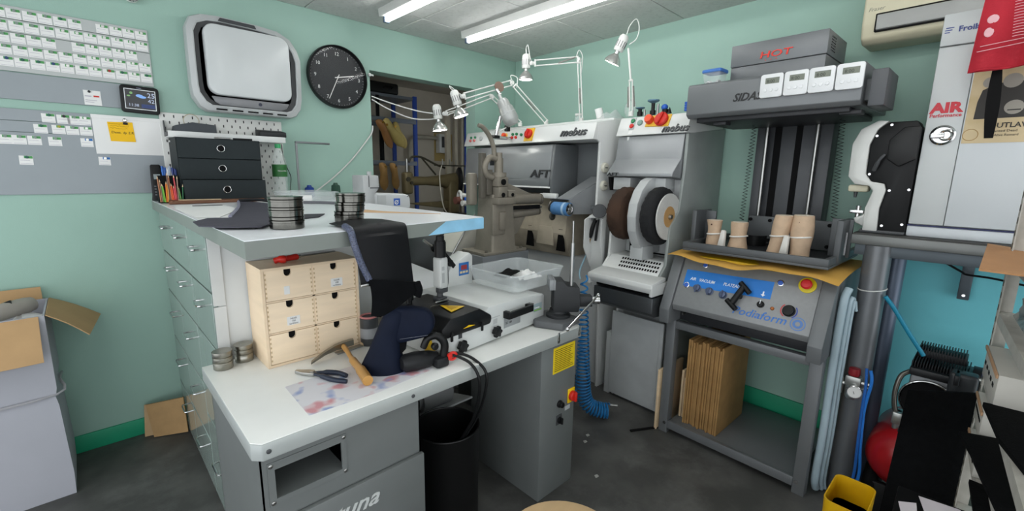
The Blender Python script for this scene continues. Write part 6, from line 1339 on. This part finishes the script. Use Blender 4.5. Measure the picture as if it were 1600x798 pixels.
part('wrap', MB().sheet(20, 14, lambda u, v: (.06+u*.60, .03+v*.07+.02*math.sin(u*27+v*9)*math.sin(v*PI), .002+.165*v+.012*math.sin(u*31)*math.sin(v*8)), .002), M('wrap_grey', '8A9292', .2, .3, var=.35, scale=30), t)
for P, z, lab in (([(1.837, -.075), (1.871, -.159), (1.50, -.20), (1.454, -.143), (1.60, -.118), (1.718, -.10)], .6575, 'ragged-edged black foam offcut poking out of the rack'), ([(1.757, -.105), (1.774, -.20), (1.393, -.22), (1.393, -.164), (1.526, -.13)], .7955, 'smooth black foam offcut on the upper rack level'), ([(1.779, -.113), (1.765, -.20), (1.60, -.22), (1.62, -.122)], .5455, 'lowest black foam offcut sticking out of the rack')):
    solo('foam_offcut', MB().prism(P, 'z', z, z+.014, .002), fo, lab, 'foam sheet', (P[0][0], P[0][1], z), group='black foam offcuts in the rack')
solo('cardboard_flap', MB().slab([(1.617, -.04, 1.195), (2.20, -.062, 1.206), (2.06, -.30, 1.1915), (1.60, -.30, 1.1915)], (0, 0, .005)), M('flap_brown', 'B08258', .8, var=.06, bump=.1), 'brown cardboard flap sticking out of the rack in front of the oven', 'cardboard', (1.9, -.1, 1.191))
for i, P in enumerate(([(1.678, -.017), (1.60, -.035), (1.58, -.11), (1.69, -.105)], [(1.601, .022), (1.53, .008), (1.56, -.022), (1.63, -.015)])):
    solo('pale_sheet', MB().prism(P, 'z', .5005+.002*i, .5015+.002*i), M('pale_pink_paper', 'E4DCE2', .8), ('larger' if i == 0 else 'smaller')+' pale paper sheet at the bottom right edge', 'paper', (P[0][0], P[0][1], .5))
t = thing('low_stand', 'small dark stand holding the pale paper sheets', 'stand', (1.62, -.03, 0))
part('top', MB().bx(1.52, 1.70, -.118, .03, .485, .500, .004), blackm, t)
for x in (1.53, 1.675):
    for y in (-.105, .01): part('leg', MB().bx(x, x+.015, y, y+.015, 0, .485), blackm, t)
# stool
t = thing('stool', 'round plywood stool seat at the bottom edge', 'stool', (.80, .585, 0))
part('seat', MB().lathe([(.001, -.022), (.150, -.022), (.158, -.012), (.158, -.004), (.152, 0), (.001, 0)], (.777, .591, .50), (0, 0, 1), 48), M('stool_wood', 'CDAE84', .45, var=.05, scale=4, stretch=(1, 8, 1)), t)
for i in range(4):
    a = PI/4+PI/2*i; part('leg', MB().cyl((.775+.10*math.cos(a), .575+.10*math.sin(a), .478), (.775+.16*math.cos(a), .575+.16*math.sin(a), 0), .014, n=12), steel, t)
# floor scraps
solo('floor_offcut', MB().slab([(2.07, 1.145, .001), (2.08, 1.158, .001), (2.235, 1.065, .001), (2.225, 1.055, .001)], (0, 0, .006)), blackm, 'thin black offcut lying on the floor before the brushing machine', 'offcut', (2.15, 1.1, 0))

for i, (x, y, lab) in enumerate(((1.865, 1.292, 'white paper crumb on the floor nearest the coil hose'), (1.806, 1.266, 'white paper crumb on the floor between hose and pedestal'), (1.62, 1.06, 'white smear of glue on the floor beside the pedestal'))):
    solo('floor_crumb', MB().prism([(x-.012, y-.006), (x+.008, y-.009), (x+.012, y+.004), (x-.004, y+.009)], 'z', .0005, .004), M('crumb_white', 'A9A9A4', .8), lab, 'scrap', (x, y, 0))
# ================================================================== back room through the doorway
bw_ = M('back_room_wall', 'BDB6A8', .8, var=.04)
struct('wall_back', MB().bx(.9, 3.4, 4.35, 4.45, 0, 2.5), bw_); struct('wall_back_right', MB().bx(3.3, 3.4, 3.08, 4.35, 0, 2.5), bw_); struct('wall_back_left', MB().bx(.9, 1.0, 3.08, 4.35, 0, 2.5), bw_)
struct('ceiling_back', MB().bx(.9, 3.4, 3.08, 4.45, 2.30, 2.42), M('back_ceiling', 'B5AFA4', .85))
batten(1.25, 4.2, 1.0, 'unseen white batten light added to brighten the back room', 2.30)  # out of view, added to lift the dark back room
bl2 = M('rack_blue', '2B4AA0', .45); rg = M('rack_grey', '6F757E', .4, .3)
t = thing('storage_rack', 'blue and grey storage rack in the room behind the doorway', 'rack', (2.05, 3.95, 0))
for x in (1.35, 2.36):
    for y in (3.78, 4.18): part('upright', MB().bx(x, x+.035, y, y+.03, 0, 2.12, .002), bl2, t)
for z in (.50, .95, 1.50, 1.885): part('beam', MB().bx(1.37, 2.38, 3.775, 3.795, z-.02, z+.02, .002), rg, t); part('beam', MB().bx(1.37, 2.38, 4.19, 4.21, z-.02, z+.02, .002), rg, t)
for z in (.95, 1.50): part('deck', MB().bx(1.37, 2.38, 3.795, 4.19, z-.012, z, .001), M('rack_deck', '6A645A', .7), t)
part('top_deck', MB().bx(1.37, 2.38, 3.795, 4.19, 2.085, 2.11), rg, t)
part('strut', MB().bx(2.02, 2.05, 3.80, 3.83, 1.50, 1.885).bx(1.98, 2.01, 3.79, 3.80, 1.905, 2.09), blackm, t)
lw = M('last_wood', 'A8834F', .5, var=.12, scale=8); ly = M('last_yellow', 'B8A566', .5, var=.08); lb2 = M('last_brown', '8E6438', .5, var=.1)
def last(p, d, L, w, m_, label, up=(0, 0, 1)):
    o = thing('shoe_last', label, 'shoe last', p, group='shoe lasts on the rack')
    p, d = V(p), V(d).normalized(); s = d.cross(V(up)).normalized(); u = s.cross(d)
    rg_ = []
    for f, a, b, dz in ((0, .3, .35, .0), (.06, .62, .8, .01), (.2, .70, 1.15, .02), (.38, .62, 1.0, .015), (.55, .85, .72, .0), (.72, 1.0, .55, -.008), (.88, .8, .38, -.015), (1.0, .2, .12, -.02)):
        rg_.append([p+d*L*f+s*w*a*math.cos(2*PI*j/18)+u*(w*b*math.sin(2*PI*j/18)+dz) for j in range(18)])
    part('last', MB().loft(rg_), m_, o)
    part('thimble', MB().cyl(p+d*L*.16+u*(w*1.15+.012), p+d*L*.16+u*(w*1.15+.024), w*.22, n=12), brass, o)
last((1.96, 3.745, 1.87), (.45, -.15, -.85), .27, .042, lb2, 'brown wooden last leftmost on the upper rack rail', (0, -1, .2))
last((2.03, 3.735, 1.885), (.55, -.1, -.85), .29, .050, ly, 'large yellow shoe last tilted down on the upper rack rail', (-.6, -.9, -.3))
last((2.13, 3.745, 1.865), (.35, -.1, -.9), .25, .042, ly, 'smaller yellow shoe last right of the large one', (-.6, -.9, -.2))
last((1.985, 3.745, 1.50), (.12, -.05, -1), .25, .044, lw, 'tan wooden last hanging lower left on the rack', (0, -1, 0))
last((2.085, 3.745, 1.50), (.22, -.05, -1), .25, .040, lw, 'tan wooden last hanging lower right on the rack', (0, -1, 0))
t = thing('long_case', 'long black case lying on top of the rack behind the doorway', 'case', (1.9, 3.9, 2.111)); part('body', MB().bx(1.50, 2.22, 3.80, 3.98, 2.112, 2.21, .02, 3), black, t); part('handle', MB().tube([(2.06, 3.795, 2.16), (2.06, 3.77, 2.17), (2.14, 3.77, 2.17), (2.14, 3.795, 2.16)], .006, 8), blackm, t)
# fuse box + pipe on the back wall
t = thing('fuse_box', 'white switch box on the far wall of the back room', 'switch box', (3.06, 4.34, 1.65)); part('case', MB().bx(2.99, 3.14, 4.27, 4.348, 1.64, 1.85, .006), white, t); part('window', MB().bx(3.02, 3.055, 4.266, 4.27, 1.70, 1.82), dgrey, t)
part('board', MB().bx(2.97, 3.22, 4.345, 4.349, 1.55, 1.86), M('back_board', 'B09A62', .7), t)
solo('conduit', MB().tube([(2.62, 4.30, 1.40), (2.62, 4.30, 1.68), (2.66, 4.30, 1.77), (2.74, 4.30, 1.80), (2.97, 4.30, 1.80)], .022, 12, 5), M('conduit_beige', 'A7A294', .5), 'beige bent conduit on the far wall of the back room', 'pipe', (2.7, 4.3, 1.4))
for x, w, lab in ((2.62, .05, 'broad pale post standing leftmost in the back room'), (2.72, .035, 'thin pale post between two others in the back room'), (2.80, .04, 'pale post standing next to the blue pole in the back room')):
    solo('wooden_post', MB().bx(x, x+w, 3.62, 3.66, 0, 2.0, .004), M('post_buff', 'A39C8C', .7), lab, 'post', (x, 3.64, 0), group='pale posts in the back room')
solo('blue_pole', MB().bx(2.835, 2.870, 3.60, 3.63, 0, 2.05, .002), bl2, 'blue metal pole in the back room beside the pale posts', 'pole', (2.85, 3.6, 0))
# old sewing machine
om = M('olive_machine', '6E6347', .5, .25, var=.15, scale=9); om2 = M('olive_dark', '3E3A2E', .55, .2)
t = thing('sewing_machine', 'old olive-brown cylinder-arm sewing machine behind the doorway', 'sewing machine', (2.3, 3.36, 0))
part('stand', MB().bx(2.10, 2.60, 3.26, 3.50, 0, 1.05, .01), M('stand_dark', '3C3C3A', .6), t)
part('arm', MB().loft([[(x, 3.36+b*math.cos(2*PI*j/16), z+a*math.sin(2*PI*j/16)) for j in range(16)] for x, z, a, b in ((2.03, 1.345, .040, .03), (2.20, 1.345, .036, .032), (2.35, 1.345, .05, .04), (2.45, 1.34, .07, .05), (2.52, 1.34, .08, .055))]), om, t)
part('head', MB().bx(1.975, 2.055, 3.32, 3.40, 1.235, 1.42, .02, 3), om, t); part('head_dial', MB().cyl((2.0, 3.32, 1.36), (2.0, 3.308, 1.36), .020, n=16).cyl((2.03, 3.32, 1.33), (2.03, 3.306, 1.33), .014, n=14), om2, t)
part('needle_bar', MB().cyl((2.015, 3.36, 1.42), (2.015, 3.36, 1.53), .010, n=12).cyl((2.015, 3.36, 1.15), (2.015, 3.36, 1.24), .012, n=12), steel, t)
part('lower_arm', MB().prism([(2.02, 1.155), (2.45, 1.165), (2.45, 1.09), (2.15, 1.13)], 'y', 3.33, 3.39, .006), om, t)
part('column', MB().bx(2.42, 2.54, 3.31, 3.42, 1.05, 1.36, .02, 3), om, t)
part('hand_wheel', MB().lathe([(.001, 0), (.11, 0), (.125, .01), (.125, .03), (.11, .036), (.001, .036)], (2.545, 3.36, 1.345), (1, -.5, 0), 36), M('wheel_black', '15161A', .4), t)
part('spool_plate', MB().bx(2.33, 2.60, 3.30, 3.42, 1.478, 1.488, .003), om2, t)
for x in (2.38, 2.46, 2.53): part('spool_pin', MB().cyl((x, 3.36, 1.488), (x, 3.36, 1.54), .005, n=8), steel, t)
part('thread_arm', MB().tube([(2.03, 3.35, 1.50), (2.06, 3.35, 1.545), (2.16, 3.35, 1.545), (2.30, 3.35, 1.49), (2.40, 3.35, 1.46)], .009, 8, 5).tube([(2.16, 3.35, 1.54), (2.26, 3.35, 1.44), (2.30, 3.35, 1.40)], .008, 8, 4), om2, t)
part('cable', MB().tube([(2.33, 3.30, 1.48), (2.30, 3.29, 1.40), (2.31, 3.29, 1.25), (2.33, 3.28, 1.12), (2.36, 3.27, 1.06)], .006, 8, 5), M('cable_bone', 'B9B4A6', .5), t)
# second white table and white sewing machine behind the counter
t = thing('sewing_table', 'white-topped sewing table with brown edge behind the bench', 'table', (1.4, 2.3, 0))
part('top', MB().prism([(1.09, 1.86), (1.36, 1.925), (1.53, 2.12), (1.60, 2.72), (1.10, 2.72)], 'z', .775, .802, .002), M('table_brown_edge', 'A07A4A', .6), t)
part('laminate', MB().prism([(1.092, 1.864), (1.358, 1.928), (1.527, 2.122), (1.597, 2.717), (1.102, 2.717)], 'z', .802, .804), topm, t)
part('leg', MB().bx(1.12, 1.16, 2.6, 2.64, 0, .775), dgrey, t); part('leg', MB().bx(1.50, 1.54, 2.6, 2.64, 0, .775), dgrey, t); part('leg', MB().bx(1.12, 1.16, 1.92, 1.96, 0, .775), dgrey, t); part('leg', MB().bx(1.36, 1.40, 2.02, 2.06, 0, .775), dgrey, t)
t = thing('post_sewing_machine', 'white sewing machine with blue square logo behind the counter', 'sewing machine', (1.22, 2.22, .8045))
sm = M('sewing_white', 'C4C7C8', .35, var=.02)
part('post', MB().bx(1.10, 1.30, 2.21, 2.34, .805, 1.24, .012, 3), sm, t)
part('arm', MB().loft([[(x, y, z) for y, z in rrect(2.20, 2.33, z0, z1, .012, 3)] for x, z0, z1 in ((1.10, 1.22, 1.312), (1.16, 1.22, 1.306), (1.30, 1.215, 1.300), (1.325, 1.215, 1.292), (1.333, 1.22, 1.28))]), sm, t)
part('plate', MB().bx(1.135, 1.185, 2.196, 2.20, 1.235, 1.295, .001, 1), lgrey, t)
part('head', MB().prism([(1.055, 1.250), (1.120, 1.235), (1.118, 1.30), (1.146, 1.335), (1.143, 1.400), (1.055, 1.400)], 'y', 2.19, 2.32, .006), M('sewing_grey', 'B0B2B2', .4), t)
part('head_line', MB().bx(1.085, 1.088, 2.187, 2.19, 1.34, 1.398), dgrey, t)
sc_ = MB()
for i in range(8): sc_.bx(1.092+i*.0066, 1.0955+i*.0066, 2.1865, 2.19, 1.332, 1.338)
part('scale_marks', sc_, dgrey, t, stuff=True)
lg = part('logo', MB().bx(1.232, 1.270, 2.1985, 2.20, 1.238, 1.276), blue, t)
part('logo_ring', MB().torus((1.248, 2.198, 1.255), (0, 1, 0), .010, .0022, 22, 6).tube([(1.238, 2.198, 1.246), (1.260, 2.198, 1.266)], .0018, 6), paperw, lg)
part('screw', MB().cyl((1.318, 2.20, 1.286), (1.318, 2.1975, 1.286), .003, n=8), dgrey, t)
part('thread_guide', MB().cyl((1.12, 2.25, 1.40), (1.12, 2.25, 1.42), .012, n=12), lgrey, t)
# mess under the counter's right end
t = thing('dust_extractor', 'dark grey rounded extractor body behind the sewing table', 'extractor', (1.75, 2.62, 0))
part('body', MB().lathe([(.20, 0), (.21, .05), (.21, .85), (.17, 1.00), (.10, 1.07), (.001, 1.08)], (1.80, 2.66, 0), (0, 0, 1), 34), M('extractor_grey', '55585A', .5), t)
part('hose', MB().tube([(1.80, 2.50, 1.08), (1.72, 2.42, 1.05), (1.66, 2.38, .98), (1.60, 2.38, .94), (1.66, 2.42, .90)], .014, 10, 5), black, t)
part('nozzle', MB().tube([(1.52, 2.36, 1.0), (1.58, 2.36, .955)], .009, 8), steel, t)
t = thing('white_hopper', 'cream slanted hopper beside the patching machine', 'hopper', (1.72, 2.28, 0))
part('hopper', MB().prism([(1.62, .93), (1.90, .93), (1.90, 1.065), (1.74, 1.075)], 'y', 2.20, 2.42, .005), M('hopper_cream', 'CFCDC2', .45), t)
part('stand', MB().bx(1.66, 1.88, 2.22, 2.40, 0, .93, .004), lgrey, t)
part('rail', MB().tube([(1.60, 2.19, .90), (1.76, 2.19, 1.12), (1.80, 2.19, 1.16)], .006, 8), steel, t)
